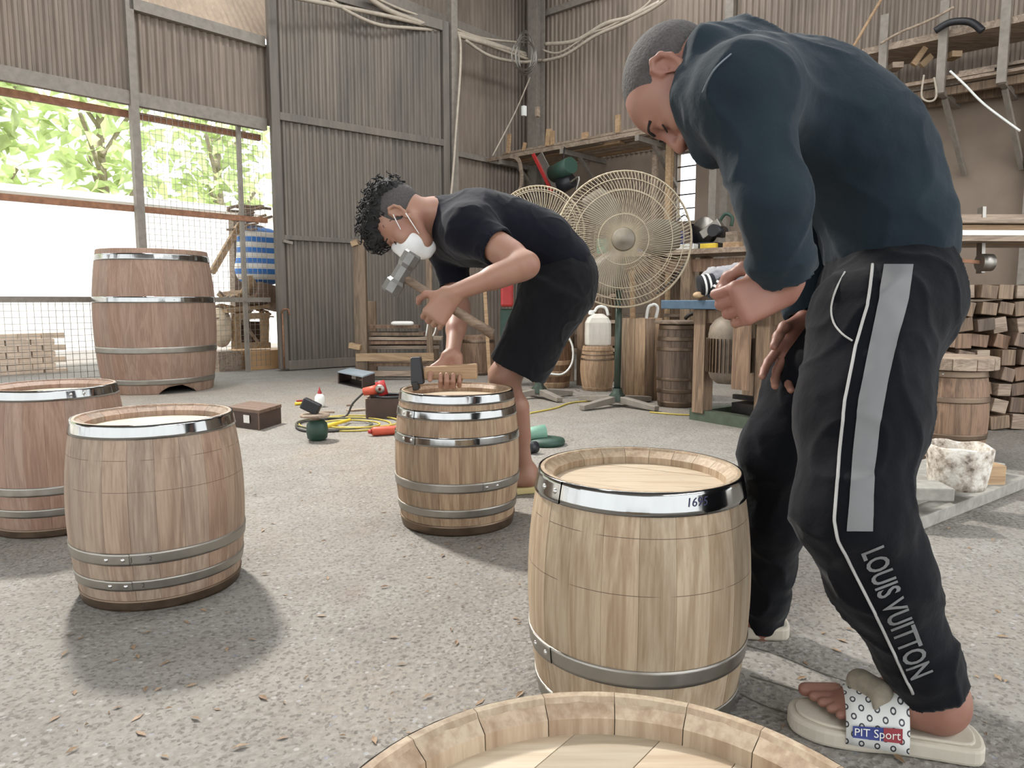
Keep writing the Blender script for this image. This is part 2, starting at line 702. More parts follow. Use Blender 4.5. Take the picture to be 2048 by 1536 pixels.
M['white_plastic'] = plain('white_plastic', (232, 232, 226), 0.45, 0, 0.06)
M['yellow'] = plain('yellow_plastic', (222, 190, 60), 0.5)
M['hose_yellow'] = plain('yellow_hose', (190, 170, 80), 0.5)
M['cable'] = plain('dusty_cable', (176, 164, 148), 0.7)
M['cable_dark'] = plain('dark_cable', (60, 56, 54), 0.6)
M['cable_green'] = plain('olive_cable', (84, 82, 58), 0.6)
M['card'] = plain('cardboard_brown', (72, 56, 48), 0.75, 0, 0.2, 9)
M['paper'] = plain('white_sticker', (225, 222, 215), 0.7, 0, 0.06)
M['stone'] = plain('grey_slab', (150, 146, 138), 0.85, 0, 0.2, 25, 0.2)

def corrugated_mat(name, base, dusty, top=None):
    t = NT(name)
    v = t.coords((1, 1, 0.25), rnd=4.0)
    f = t.noise(v, 3.0, 6, 0.6)
    f2 = t.noise(t.coords((1, 1, 0.08)), 28, 4)
    c = t.ramp(f, [(0.3, srgb(*base)), (0.7, srgb(*dusty))])
    c = t.mix(0.35, c, t.ramp(f2, [(0.3, tuple(0.6 * x for x in srgb(*base)[:3]) + (1,)), (0.75, srgb(*dusty))]))
    oi = t.n('ShaderNodeObjectInfo')
    c = t.mix(1.0, c, t.ramp(oi.outputs['Random'], [(0, (0.86, 0.86, 0.86, 1)), (1, (1.06, 1.05, 1.03, 1))]), 'MULTIPLY')
    return t.set(c, 0.62, 0.15)

M['sheet_brown'] = corrugated_mat('dusty_corrugated_sheet', (124, 111, 99), (160, 145, 131))
M['sheet_grey'] = corrugated_mat('grey_corrugated_door_sheet', (104, 99, 92), (134, 124, 113))
M['sheet_warm'] = corrugated_mat('awning_corrugated_sheet', (196, 172, 150), (222, 198, 172))
M['roof_sheet'] = corrugated_mat('roof_corrugated_sheet', (96, 92, 88), (128, 122, 116))

def floor_mat():
    t = NT('worn_concrete_floor')
    v = t.coords((1, 1, 1))
    big = t.noise(v, 0.55, 5, 0.6, 0.6)
    mid = t.noise(v, 4.5, 6, 0.65, 0.4)
    fine = t.noise(v, 60, 5, 0.7)
    base = t.ramp(mid, [(0.25, srgb(120, 114, 106)), (0.5, srgb(137, 132, 124)), (0.75, srgb(153, 149, 142))])
    # sawdust drifts
    dust = t.ramp(big, [(0.46, K01), (0.66, W01)])
    base = t.mix(t.mix(1.0, dust, (0.55, 0.55, 0.55, 1), 'MULTIPLY'), base, srgb(153, 134, 110))
    # aggregate chips
    vo = t.n('ShaderNodeTexVoronoi', feature='F1'); vo.inputs['Scale'].default_value = 75
    t.l(v, vo.inputs['Vector'])
    sep = t.n('ShaderNodeSeparateColor'); t.l(vo.outputs['Color'], sep.inputs[0])
    chip = t.ramp(sep.outputs[0], [(0.72, K01), (0.76, W01)])
    inner = t.ramp(vo.outputs['Distance'], [(0.30, W01), (0.42, K01)])
    chipm = t.mix(1.0, chip, inner, 'MULTIPLY')
    chipc = t.ramp(sep.outputs[1], [(0.2, srgb(97, 91, 84)), (0.5, srgb(150, 145, 139)), (0.8, srgb(180, 177, 172)), (1.0, srgb(128, 132, 150))])
    base = t.mix(t.mix(1.0, chipm, (0.9, 0.9, 0.9, 1), 'MULTIPLY'), base, chipc)
    vo2 = t.n('ShaderNodeTexVoronoi', feature='F1'); vo2.inputs['Scale'].default_value = 150
    t.l(v, vo2.inputs['Vector'])
    sep2 = t.n('ShaderNodeSeparateColor'); t.l(vo2.outputs['Color'], sep2.inputs[0])
    pit = t.ramp(sep2.outputs[0], [(0.82, K01), (0.86, W01)])
    base = t.mix(t.mix(1.0, pit, (0.7, 0.7, 0.7, 1), 'MULTIPLY'), base, srgb(76, 68, 62))
    base = t.mix(0.35, base, t.ramp(fine, [(0.3, srgb(88, 81, 75)), (0.7, srgb(169, 166, 160))]))
    # brown stains
    st = t.ramp(t.noise(v, 1.7, 4, 0.5, 0.8), [(0.62, K01), (0.75, W01)])
    base = t.mix(t.mix(1.0, st, (0.3, 0.3, 0.3, 1), 'MULTIPLY'), base, srgb(113, 89, 70))
    hh = t.n('ShaderNodeMath', operation='ADD')
    t.l(fine, hh.inputs[0]); t.l(vo.outputs['Distance'], hh.inputs[1])
    t.bump(hh.outputs[0], 0.5, 0.008)
    return t.set(base, 0.85)

M['floor'] = floor_mat()
M['plaster'] = plain('brown_dusty_plaster', (140, 124, 109), 0.9, 0, 0.16, 2.2, 0.15)
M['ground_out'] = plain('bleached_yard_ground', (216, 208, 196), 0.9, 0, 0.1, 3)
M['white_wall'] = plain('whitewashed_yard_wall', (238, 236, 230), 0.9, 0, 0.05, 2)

# ================================================================ SETTING
fl = MB()
fl.add([(-9, -4, 0), (12, -4, 0), (12, 13, 0), (-9, 13, 0)], [(0, 1, 2, 3)])
tag(fl.build('floor', M['floor']), 'worn grey concrete workshop floor scattered with sawdust and chips', kind='structure')

def corrugated(name, mat, parent, org, xd, width, z0, z1, nrm, pitch=0.076, amp=0.011, trap=True):
    """one profiled sheet standing on org along xd, from z0 to z1"""
    mb = MB()
    n = max(1, round(width / pitch))
    pitch = width / n
    pr = []
    for i in range(n):
        b = i * pitch
        if trap:
            pr += [(b, 0), (b + pitch * .30, 0), (b + pitch * .45, 1), (b + pitch * .75, 1), (b + pitch * .95, 0)]
        else:
            pr += [(b + pitch * k / 6, 0.5 - 0.5 * math.cos(2 * math.pi * k / 6)) for k in range(6)]
    pr.append((width, 0))
    vs = []
    for (x, h) in pr:
        q = org + xd * x + nrm * (h * amp * 2)
        vs += [q + Vector((0, 0, z0)), q + Vector((0, 0, z1))]
    fs = [(2 * i, 2 * i + 2, 2 * i + 3, 2 * i + 1) for i in range(len(pr) - 1)]
    mb.add(vs, fs)
    return mb.build(name, mat, parent)

# left wall ------------------------------------------------------
wall_left = thing('wall_left', 'dusty corrugated steel wall with posts and rails around the yard opening', None, WL(0, 0), kind='structure')
s_post, z_lint = HL(262, 200)[0], HL(300, 206)[1]
s_door0 = HL(530, 300)[0]
z_beam = HL(392, 50)[1]
S_END = 17.0
ZTOP = 5.5
def sheets(parent, WF, dirn, nrm, s0, s1, z0, z1, mat, w=0.9, off=0.0, name='corrugated_sheet'):
    s = s0
    while s < s1 - 0.02:
        ww = min(w, s1 - s)
        corrugated(name, mat, parent, WF(s, 0, off), dirn, ww, z0, z1, nrm)
        s += ww
sheets(wall_left, WL, DL, NL, 0.0, s_door0 - 0.12, 0.0, ZTOP, M['sheet_brown'])
sheets(wall_left, WL, DL, NL, s_door0 - 0.12, s_post, z_lint, z_beam, M['sheet_brown'])
sheets(wall_left, WL, DL, NL, s_post, S_END, z_lint, ZTOP, M['sheet_brown'])
UPZ = Vector((0, 0, 1))
MB().bar(WL(s_door0, z_lint, 0.03), WL(S_END, z_lint, 0.03), 0.06, 0.12, UPZ).build('lintel_rail', M['post_paint'], wall_left)
MB().bar(WL(s_door0, z_lint - 0.115, -0.1), WL(S_END, z_lint - 0.115, -0.1), 0.05, 0.06, UPZ).build('lintel_rail', M['rust'], wall_left)
MB().bar(WL(s_door0, z_beam, 0.05), WL(s_post, z_beam, 0.05), 0.07, 0.10, UPZ).build('top_rail', M['post_paint'], wall_left)
for u, v0, mat, hgt in ((170, 408, 'rust', 0.055), (130, 599, 'post_paint', 0.05)):
    s, z = HL(u, v0)
    MB().bar(WL(s_door0, z, -0.02), WL(S_END, z, -0.02), 0.04, hgt, UPZ).build('cross_rail', M[mat], wall_left)
MB().bar(WL(s_post, 0, 0.05), WL(s_post, ZTOP, 0.05), 0.07, 0.07, DL).build('post', M['post_paint'], wall_left)
s_p2 = HL(482, 330)[0]
MB().bar(WL(s_p2, 0, -0.03), WL(s_p2, z_lint, -0.03), 0.04, 0.04, DL).build('post', M['post_paint'], wall_left)
for k in range(1, 6):
    s = s_post + k * 2.4
    MB().bar(WL(s, 0, 0.05), WL(s, ZTOP, 0.05), 0.07, 0.07, DL).build('post', M['post_paint'], wall_left)
# end posts and girts of the panel right of the door
z_g = HL(940, 315)[1]
MB().bar(WL(0.0, z_g, 0.05), WL(s_door0 * 0.55, z_g, 0.05), 0.05, 0.07, UPZ).build('girt', M['post_paint'], wall_left)
MB().bar(WL(0.0, 4.3, 0.06), WL(s_door0, 4.3, 0.06), 0.08, 0.12, UPZ).build('girt', M['post_paint'], wall_left)

# wire mesh in the right bay of the opening
wm = MB()
pitch = 0.055
s = s_door0
while s < s_post:
    wm.bar(WL(s, 0.05, -0.05), WL(s, z_lint, -0.05), 0.0035, 0.0035, DL)
    s += pitch
z = 0.06
while z < z_lint:
    wm.bar(WL(s_door0, z, -0.054), WL(s_post, z, -0.054), 0.0035, 0.0035, UPZ)
    z += pitch
wmo = wm.build('wire_mesh', M['galv'], wall_left)
wmo['kind'] = 'stuff'
wm = MB()
s = s_post
while s < s_post + 2.3:
    wm.bar(WL(s, 0.05, -0.05), WL(s, 0.78, -0.05), 0.0035, 0.0035, DL)
    s += pitch
z = 0.06
while z < 0.78:
    wm.bar(WL(s_post, z, -0.054), WL(s_post + 2.3, z, -0.054), 0.0035, 0.0035, UPZ)
    z += pitch
wmo = wm.build('wire_mesh', M['galv'], wall_left)
wmo['kind'] = 'stuff'

# grey corrugated door leaf --------------------------------------
D0 = G(548, 741) + NL * 0.10
DD = Vector((0.775, 0.632, 0)).normalized()
DN = Vector((DD.y, -DD.x, 0))
DW, DH = 2.22, 4.08
door = thing('door_1', 'tall grey corrugated steel door leaf with welded frame standing open', None, D0, kind='structure')
w = 0.09
def dp(x, z, o=0.0):
    return D0 + DD * x + DN * o + Vector((0, 0, z))
nsh = 3
for i in range(nsh):
    x0 = w + (DW - 2 * w) * i / nsh
    corrugated('corrugated_sheet', M['sheet_grey'], door, dp(x0, 0, 0.0), DD, (DW - 2 * w) / nsh, 0.10, DH - 0.1, DN, pitch=0.085)
for x in (w / 2, DW - w / 2):
    MB().bar(dp(x, 0.02, 0.02), dp(x, DH, 0.02), w, 0.07, DN).build('frame_stile', M['sheet_grey'], door, 0.004)
for zz, hh in ((0.06, 0.10), (1.42, 0.05), (2.66, 0.08), (DH - 0.06, 0.12)):
    MB().bar(dp(w, zz, 0.035), dp(DW - w, zz, 0.035), 0.04, hh, UPZ).build('frame_rail', M['sheet_grey'], door, 0.004)
MB().tube(smooth_curve([dp(0.03, 0.62, 0.06), dp(0.035, 0.66, 0.09), dp(0.09, 0.66, 0.09), dp(0.10, 0.6, 0.09)], 4), 0.009, 6).tube([dp(0.03, 0.62, 0.08), dp(0.03, 0.03, 0.08)], 0.009, 6).build('drop_bolt', M['rust'], door)
MB().bar(dp(0.07, 1.38, 0.07), dp(0.17, 1.36, 0.07), 0.03, 0.03, UPZ).build('latch', M['post_paint'], door)
# hinge post behind the right edge of the leaf
HP = dp(DW + 0.08, 0)
trim = thing('trim_1', 'square steel door post beside the tall grey door', None, HP, kind='structure')
MB().bar(HP, HP + Vector((0, 0, ZTOP)), 0.10, 0.10, DL).build('post', M['post_paint'], trim, 0.005)

# corner column
cc = CORNER + NL * 0.42 + NR * 0.18
colm = thing('trim_2', 'steel corner column where the two corrugated walls meet', None, cc, kind='structure')
MB().bar(cc, cc + Vector((0, 0, ZTOP)), 0.16, 0.02, NR).bar(cc + NR * 0.16, cc + NR * 0.16 + Vector((0, 0, ZTOP)), 0.16, 0.02, NR).bar(cc + NR * 0.08, cc + NR * 0.08 + Vector((0, 0, ZTOP)), 0.02, 0.16, NR).build('column', M['post_paint'], colm)

# right wall -----------------------------------------------------
wall_right = thing('wall_right', 'dusty wall, brown plaster below and corrugated steel sheets above', None, WR(0, 0), kind='structure')
Z_PL = 2.72
R_END = 11.0
sheets(wall_right, WR, DR, NR, 0.0, R_END, Z_PL - 0.06, ZTOP, M['sheet_brown'], off=0.004)
# plaster built around the two window openings
wins = []
for (u0, v0, u1, v1) in ((1350, 306, 1389, 442), (1337, 520, 1377, 592)):
    sa, za = HR(u0, v0)
    sb, zb = HR(u1, v1)
    wins.append((min(sa, sb), max(sa, sb), min(za, zb), max(za, zb)))
wa = wins[0]
wb = wins[1]
s_lo, s_hi = min(wa[0], wb[0]), max(wa[1], wb[1])
def plas(s0, s1, z0, z1):
    if s1 - s0 > 0.005 and z1 - z0 > 0.005:
        pm.prism([WR(s0, z0, 0), WR(s1, z0, 0), WR(s1, z1, 0), WR(s0, z1, 0)], NR * -0.16)
pm = MB()
plas(0, s_lo, 0, Z_PL)
plas(s_hi, R_END, 0, Z_PL)
for wdw, zl, zh in ((wb, 0.0, 0.5 * (wb[3] + wa[2])), (wa, 0.5 * (wb[3] + wa[2]), Z_PL)):
    plas(s_lo, wdw[0], zl, zh)
    plas(wdw[1], s_hi, zl, zh)
    plas(wdw[0], wdw[1], zl, wdw[2])
    plas(wdw[0], wdw[1], wdw[3], zh)
pm.build('plaster_wall', M['plaster'], wall_right)
for i, (s0, s1, z0, z1) in enumerate(wins):
    wn = thing('window_%d' % (i + 1), ['tall narrow barred window in the plaster wall behind the fan', 'low barred wall opening below the workbench top'][i], None, WR(s0, z0), kind='structure')
    fr = 0.03
    for a, b in (((s0, z0), (s1, z0)), ((s0, z1), (s1, z1)), ((s0, z0), (s0, z1)), ((s1, z0), (s1, z1))):
        MB().bar(WR(a[0], a[1], -0.06), WR(b[0], b[1], -0.06), fr, fr, NR).build('window_frame', M['post_paint'], wn)
    nb = 5 if i == 0 else 2
    for k in range(1, nb):
        zz = z0 + (z1 - z0) * k / nb
        MB().tube([WR(s0, zz, -0.06), WR(s1, zz, -0.06)], 0.009, 6).build('window_bar', M['dark_steel'], wn)

# girts on the right wall
for zz in (4.75,):
    MB().bar(WR(0.1, zz, 0.05), WR(R_END, zz, 0.05), 0.06, 0.08, UPZ).build('girt', M['post_paint'], wall_right)
for k in range(1, 4):
    MB().bar(WR(k * 3.0 + 0.2, 0, 0.06), WR(k * 3.0 + 0.2, ZTOP, 0.06), 0.10, 0.10, DR).build('post', M['post_paint'], wall_right)

# roof -----------------------------------------------------------
ceil = thing('ceiling', 'underside of the corrugated shed roof', None, CORNER + Vector((0, 0, ZTOP)), kind='structure')
rp = MB()
def roofpt(a, b, z):
    return CORNER + DL * a + DR * b + Vector((0, 0, z))
NRIB = 60
vs, fs = [], []
for i in range(NRIB * 2 + 1):
    a = -0.3 + (S_END + 0.3) * i / (NRIB * 2)
    zz = ZTOP + (0.03 if i % 2 else 0.0)
    vs += [roofpt(a, -0.3, zz), roofpt(a, 14.0, zz)]
for i in range(NRIB * 2):
    fs.append((2 * i, 2 * i + 1, 2 * i + 3, 2 * i + 2))
rp.add(vs, fs)
rp.build('roof_sheet', M['roof_sheet'], ceil)
for b in (1.2, 4.0, 6.5, 9.0):
    MB().bar(roofpt(-0.2, b, ZTOP - 0.06), roofpt(S_END, b, ZTOP - 0.06), 0.06, 0.10, UPZ).build('purlin', M['post_paint'], ceil)

# lamp housing of the high-bay lamp
LP = Vector((-3.1, 5.5, 5.05))
lt = thing('pendant_lamp', 'round high-bay lamp hanging from the shed roof', 'lamp', LP)
dirv = (Vector((-0.3, 1.9, 0.3)) - LP).normalized()
MB().lathe([(0.02, -0.26), (0.10, -0.25), (0.12, -0.10), (0.30, -0.03), (0.31, 0.0), (0.30, 0.0), (0.11, -0.09), (0.0, -0.10)], 28, LP, dirv).build('lamp_shade', M['galv'], lt)
MB().tube([LP - dirv * 0.25, Vector((LP.x - dirv.x * 0.25, LP.y - dirv.y * 0.25, ZTOP))], 0.012, 8).build('lamp_rod', M['dark_steel'], lt)

# pale roof panels made up to go with the added fill lights
M['fill_panel_sheet'] = plain('fill_panel_plastic', (226, 230, 232), 0.5, 0, 0.04)
for a, b, ln in ((3.5, 2.6, 6.0), (5.5, 5.2, 7.0), (6.0, 11.5, 7.0)):
    MB().bar(roofpt(a - ln / 2, b, ZTOP - 0.02), roofpt(a + ln / 2, b, ZTOP - 0.02), 0.8, 0.02, UPZ).build('added_fill_panel', M['fill_panel_sheet'], ceil)

# shallow cracks in the concrete, part of the floor
flo = bpy.data.objects['floor']
for pts in ([(1490, 1290), (1560, 1312), (1640, 1345), (1720, 1372), (1800, 1402)], [(1480, 1388), (1530, 1412), (1580, 1428), (1650, 1452)], [(1500, 1352), (1600, 1382), (1700, 1412)]):
    cv = smooth_curve([G(u, v) for u, v in pts], 5)
    m_ = MB()
    vs, fs = [], []
    for i, p in enumerate(cv):
        w_ = .003 + .002 * math.sin(i * 1.9)
        vs += [p + Vector((0, -w_, .0006)), p + Vector((0, w_, .0006))]
    for i in range(len(cv) - 1):
        fs.append((2 * i, 2 * i + 2, 2 * i + 3, 2 * i + 1))
    m_.add(vs, fs)
    m_.build('crack', plain('dark_crack', (92, 88, 80), .95), flo)

# ================================================================ BARRELS
def text_mesh(txt, size, shear=0.0, bold=0.0):
    cu = bpy.data.curves.new('txt', 'FONT')
    cu.body = txt
    cu.size = size
    cu.shear = shear
    cu.offset = bold
    cu.align_x = 'CENTER'
    cu.align_y = 'CENTER'
    cu.resolution_u = 3
    ob = bpy.data.objects.new('txt', cu)
    col.objects.link(ob)
    dg = bpy.context.evaluated_depsgraph_get()
    me = bpy.data.meshes.new_from_object(ob.evaluated_get(dg))
    bm = bmesh.new()
    bm.from_mesh(me)
    bmesh.ops.remove_doubles(bm, verts=bm.verts, dist=1e-6)
    bmesh.ops.triangulate(bm, faces=bm.faces)
    vs = [v.co.copy() for v in bm.verts]
    fs = [tuple(v.index for v in f.verts) for f in bm.faces]
    bm.free()
    bpy.data.objects.remove(ob)
    bpy.data.curves.remove(cu)
    bpy.data.meshes.remove(me)
    return vs, fs

def barrel(label, loc, H, R, RB, n, hoops, stave_mat, rot=0.0, group=None, head=0.03, th=0.024, name='oak_barrel',
           head_mat='oak_head', cat='barrel', tilt=None, chime=0.02, boards=6, arch=None, board_rot=0.3):
    """hoops: (z_low, z_high, material, rivet_angle or None)"""
    t = thing(name, label, cat, loc, group)
    rad = lambda z: R + (RB - R) * (1 - (2 * z / H - 1) ** 2)
    rng = random.Random(int(H * 1000) + n + int(loc[0] * 100))
    # one stave mesh, shared
    def stave_mesh(cut=None):
        vs, fs = [], []
        da = math.pi / n
        segs = 4
        zs = [0, 0.004] + [H * k / 14 for k in range(1, 14)] + [H - 0.004, H]
        ring = []
        for z in zs:
            ro = rad(z) - (0.0015 if z in (0, H) else 0)
            ri = rad(z) - th
            if z > H - 0.01:
                ri = ro - 0.007 if z == H else ro - 0.012
            gap = 0.00022 / ro
            row = []
            for k in range(segs + 1):
                a = -da + gap + (2 * da - 2 * gap) * k / segs
                # slightly flattened face, eased edges
                e = 0.0005 if k in (0, segs) else 0.0
                flat = ro * (1 - 0.35 * (1 - math.cos(da)) * (1 - abs(2 * k / segs - 1) ** 2))
                row.append(len(vs)); vs.append((math.cos(a) * (flat - e), math.sin(a) * (flat - e), z if cut is None else max(z, cut(a))))
            for k in range(segs, -1, -2):
                a = -da + gap + (2 * da - 2 * gap) * k / segs
                row.append(len(vs)); vs.append((math.cos(a) * ri, math.sin(a) * ri, z if cut is None else max(z, cut(a))))
            ring.append(row)
        # chime bevel on the inside of the top
        row = []
        base = ring[-1]
        m = len(base)
        for i in range(len(zs) - 1):
            for k in range(m):
                l = (k + 1) % m
                fs.append((ring[i][k], ring[i][l], ring[i + 1][l], ring[i + 1][k]))
        fs.append(tuple(reversed(ring[0])))
        fs.append(tuple(ring[-1]))
        # push the inner vertices below the top outwards-in to make the sloping chime
        me = bpy.data.meshes.new('stave')
        vv = []
        for (x, y, z) in vs:
            r = math.hypot(x, y)
            vv.append((x, y, z))
        me.from_pydata(vv, [], fs)
        bm = bmesh.new(); bm.from_mesh(me)
        bmesh.ops.recalc_face_normals(bm, faces=bm.faces)
        bm.to_mesh(me); bm.free()
        me.materials.append(M[stave_mat])
        return me
    me = stave_mesh()
    for i in range(n):
        a = 2 * math.pi * (i + 0.5) / n + rot
        mesh = me
        if arch:
            d = (a - arch[0] + math.pi) % (2 * math.pi) - math.pi
            if abs(d) < arch[1] + .13:
                mesh = stave_mesh(cut=lambda a_, d=d: arch[2] * math.cos(min(1, abs(d + a_) / arch[1]) * math.pi / 2) ** 0.7)
        ob = bpy.data.objects.new('stave', mesh)
        col.objects.link(ob)
        ob.parent = t
        ob.rotation_euler = (0, 0, a)
        s = 1 + rng.uniform(-0.0022, 0.0022)
        ob.scale = (s, s, 1)
    # sloping chime ring (the bevelled ends of the staves), one wedge per stave
    rH = rad(H)
    zc = H - chime
    cm = MB()
    da = math.pi / n
    for k in range(5):
        pass
    prof = [(rH - 0.006, H - 0.0004), (rH - 0.010 - chime * 0.85, H - chime * 0.8), (rH - 0.012 - chime * 0.85, H - head - 0.012), (rH - 0.010, H - head - 0.012)]
    vs, fs = [], []
    for k in range(4):
        a = -da + 0.002 + (2 * da - 0.004) * k / 3
        for (r, z) in prof:
            vs.append((math.cos(a) * r, math.sin(a) * r, z))
    for k in range(3):
        for i in range(3):
            fs.append((k * 4 + i, k * 4 + i + 1, k * 4 + 5 + i, k * 4 + 4 + i))
    cme = bpy.data.meshes.new('chime_end')
    cme.from_pydata(vs, [], fs)
    cme.materials.append(M[stave_mat])
    staves = [c for c in t.children if c.name.startswith('stave')]
    for i in range(n):
        ob = bpy.data.objects.new('chime_end', cme)
        col.objects.link(ob)
        ob.parent = t
        ob.rotation_euler = (0, 0, 2 * math.pi * (i + 0.5) / n + rot)
    # head boards
    rh = rH - 0.008 - chime * 0.85
    zt = H - head
    w = 2 * rh / boards
    rm = Matrix.Rotation(board_rot, 4, 'Z')
    for k in range(boards):
        x0, x1 = -rh + k * w + 0.0004, -rh + (k + 1) * w - 0.0004
        pts = []
        for j in range(9):
            x = x0 + (x1 - x0) * j / 8
            pts.append((x, math.sqrt(max(rh * rh - x * x, 1e-7))))
        poly = [Vector((y, x, zt - 0.02)) for x, y in pts] + [Vector((-y, x, zt - 0.02)) for x, y in reversed(pts)]
        hb = MB().prism(poly, (0, 0, 0.02 + rng.uniform(-0.0004, 0.0004)))
        hb.xf(rm)
        hb.build('head_board', M[head_mat], t, world_coords=False)
    for (z0, z1, hm, rv) in hoops:
        m = 5
        pr = []
        for k in range(m + 1):
            z = z0 + (z1 - z0) * k / m
            pr.append((rad(z) + 0.0022, z))
        pr = [(rad(z0) - 0.001, z0)] + pr + [(rad(z1) - 0.001, z1)]
        hp = MB().lathe(pr, 56)
        if rv is not None:
            # overlapping end of the band
            pr2 = [(r + 0.0014, z) for r, z in pr]
            hp.lathe(pr2, 8, a0=rv - 0.16, a1=rv + 0.16)
        ho = hp.build('hoop', M[hm], t, world_coords=False)
        if rv is not None:
            zm = 0.5 * (z0 + z1)
            for da_, dz in ((-0.10, 0.0), (0.09, 0.0)):
                a = rv + da_
                c = Vector((math.cos(a), math.sin(a), 0))
                rr = rad(zm) + 0.003
                MB().lathe([(0.0055, 0), (0.0048, 0.002), (0.0028, 0.0033), (0.0001, 0.0038)], 10, c * rr + Vector((0, 0, zm)), c).build('rivet', M['rivet'], ho, world_coords=False)
    return t, rad

def on_barrel(t, rad, txt, ang, z, size, mat, shear=0.0, name='handwritten_number', rot=0.0):
    vs, fs = text_mesh(txt, size, shear)
    mb = MB()
    out = []
    for p in vs:
        x, y = p.x * math.cos(rot) - p.y * math.sin(rot), p.x * math.sin(rot) + p.y * math.cos(rot)
        zz = z + y
        r = rad(zz) + 0.0028
        a = ang + x / r
        out.append((math.cos(a) * r, math.sin(a) * r, zz))
    mb.add(out, fs)
    return mb.build(name, M[mat], t, world_coords=False)

def face_cam(loc):
    return math.atan2(-loc[1], -loc[0])

S, GV = 'steel', 'galv'
# C: left front barrel
lc = (-0.937, 1.878, 0)
ac = face_cam(lc)
bc, rc = barrel('scribed oak barrel on the left with one bright top hoop and its shadow in front', lc, 0.458, 0.190, 0.214, 22,
    [(0.424, 0.458, S, None), (0.122, 0.152, GV, ac - 0.5), (0.056, 0.082, GV, ac - 0.5), (0.0, 0.028, 'galv_brown', None)], 'oak_lined_c', group='new oak barrels on the floor')
on_barrel(bc, rc, '2', ac - 0.12, 0.137, 0.016, 'pencil')
on_barrel(bc, rc, 'J', ac - 0.32, 0.137, 0.016, 'pencil')
on_barrel(bc, rc, '2', ac - 0.22, 0.069, 0.016, 'pencil')
on_barrel(bc, rc, '2', ac - 0.25, 0.014, 0.018, 'pencil')
# B: far left barrel
lb = (-1.545, 2.42, 0)
ab = face_cam(lb)
barrel('oak barrel at the left edge, riveted bright top hoop, behind the scribed barrel', lb, 0.472, 0.190, 0.214, 22,
    [(0.438, 0.472, S, ab + 0.35), (0.14, 0.168, GV, None), (0.07, 0.096, GV, None), (0.0, 0.028, 'galv_brown', None)], 'oak_big', group='new oak barrels on the floor')
# D: the barrel being hooped
ld = (-0.187, 2.44, 0)
ad = face_cam(ld)
barrel('oak barrel with three shiny upper hoops being hammered by the masked man', ld, 0.456, 0.188, 0.212, 20,
    [(0.424, 0.456, S, None), (0.376, 0.405, S, ad - 0.9), (0.295, 0.323, S, ad - 0.85), (0.146, 0.176, GV, ad + 0.55), (0.062, 0.090, GV, None), (0.0, 0.034, 'galv_brown', None)],
    'oak_worked', rot=0.1, group='new oak barrels on the floor')
# E: pale barrel in the right foreground
le = (0.243, 1.365, 0)
ae = face_cam(le)
be, re_ = barrel('pale oak barrel with a number inked on its top hoop, before the hooded man', le, 0.434, 0.190, 0.213, 21,
    [(0.394, 0.434, S, ae - 0.92), (0.098, 0.130, GV, ae - 0.95), (0.0, 0.034, GV, ae - 0.8)], 'oak_lined', rot=0.07, group='new oak barrels on the floor', board_rot=-0.5)
on_barrel(be, re_, '1695', ae + 0.52, 0.416, 0.021, 'ink', 0.2)
# F: nearest barrel, cut by the lower edge of the frame
lf = (0.062, 0.372, 0)
barrel('nearest oak barrel, only its rim and head showing at the bottom edge', lf, 0.433, 0.190, 0.213, 20,
    [(0.398, 0.430, S, None), (0.11, 0.14, GV, None), (0.0, 0.03, GV, None)], 'oak', rot=0.2, group='new oak barrels on the floor', board_rot=0.9, head=0.024, chime=0.014)
# A: big barrel by the opening
la = (-3.03, 6.2, 0)
aa = face_cam(la)
barrel('large tall oak barrel with four hoops and an arched cut at its foot', la, 1.165, 0.425, 0.475, 26,
    [(1.075, 1.125, S, None), (0.735, 0.785, S, aa + 0.2), (0.33, 0.38, GV, None), (0.075, 0.12, GV, None)], 'oak_big', head=0.06, th=0.03, arch=(aa + 0.33, 0.36, 0.07))

# ================================================================ YARD OUTSIDE THE OPENING
gy = MB()
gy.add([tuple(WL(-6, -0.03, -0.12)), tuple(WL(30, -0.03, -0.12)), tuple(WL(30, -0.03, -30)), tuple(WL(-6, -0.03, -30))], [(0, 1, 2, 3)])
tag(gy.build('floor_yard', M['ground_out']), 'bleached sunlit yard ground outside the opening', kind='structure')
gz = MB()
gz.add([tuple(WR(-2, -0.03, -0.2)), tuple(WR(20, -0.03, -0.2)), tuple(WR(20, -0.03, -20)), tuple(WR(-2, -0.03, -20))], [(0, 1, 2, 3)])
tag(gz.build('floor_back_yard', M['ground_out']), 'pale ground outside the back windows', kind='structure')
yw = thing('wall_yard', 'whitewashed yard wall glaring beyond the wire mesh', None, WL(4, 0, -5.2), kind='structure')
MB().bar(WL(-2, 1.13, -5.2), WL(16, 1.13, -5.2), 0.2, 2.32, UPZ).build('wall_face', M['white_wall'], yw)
MB().bar(WL(-2, 2.34, -5.2), WL(16, 2.34, -5.2), 0.3, 0.10, UPZ).build('wall_coping', M['white_wall'], yw)

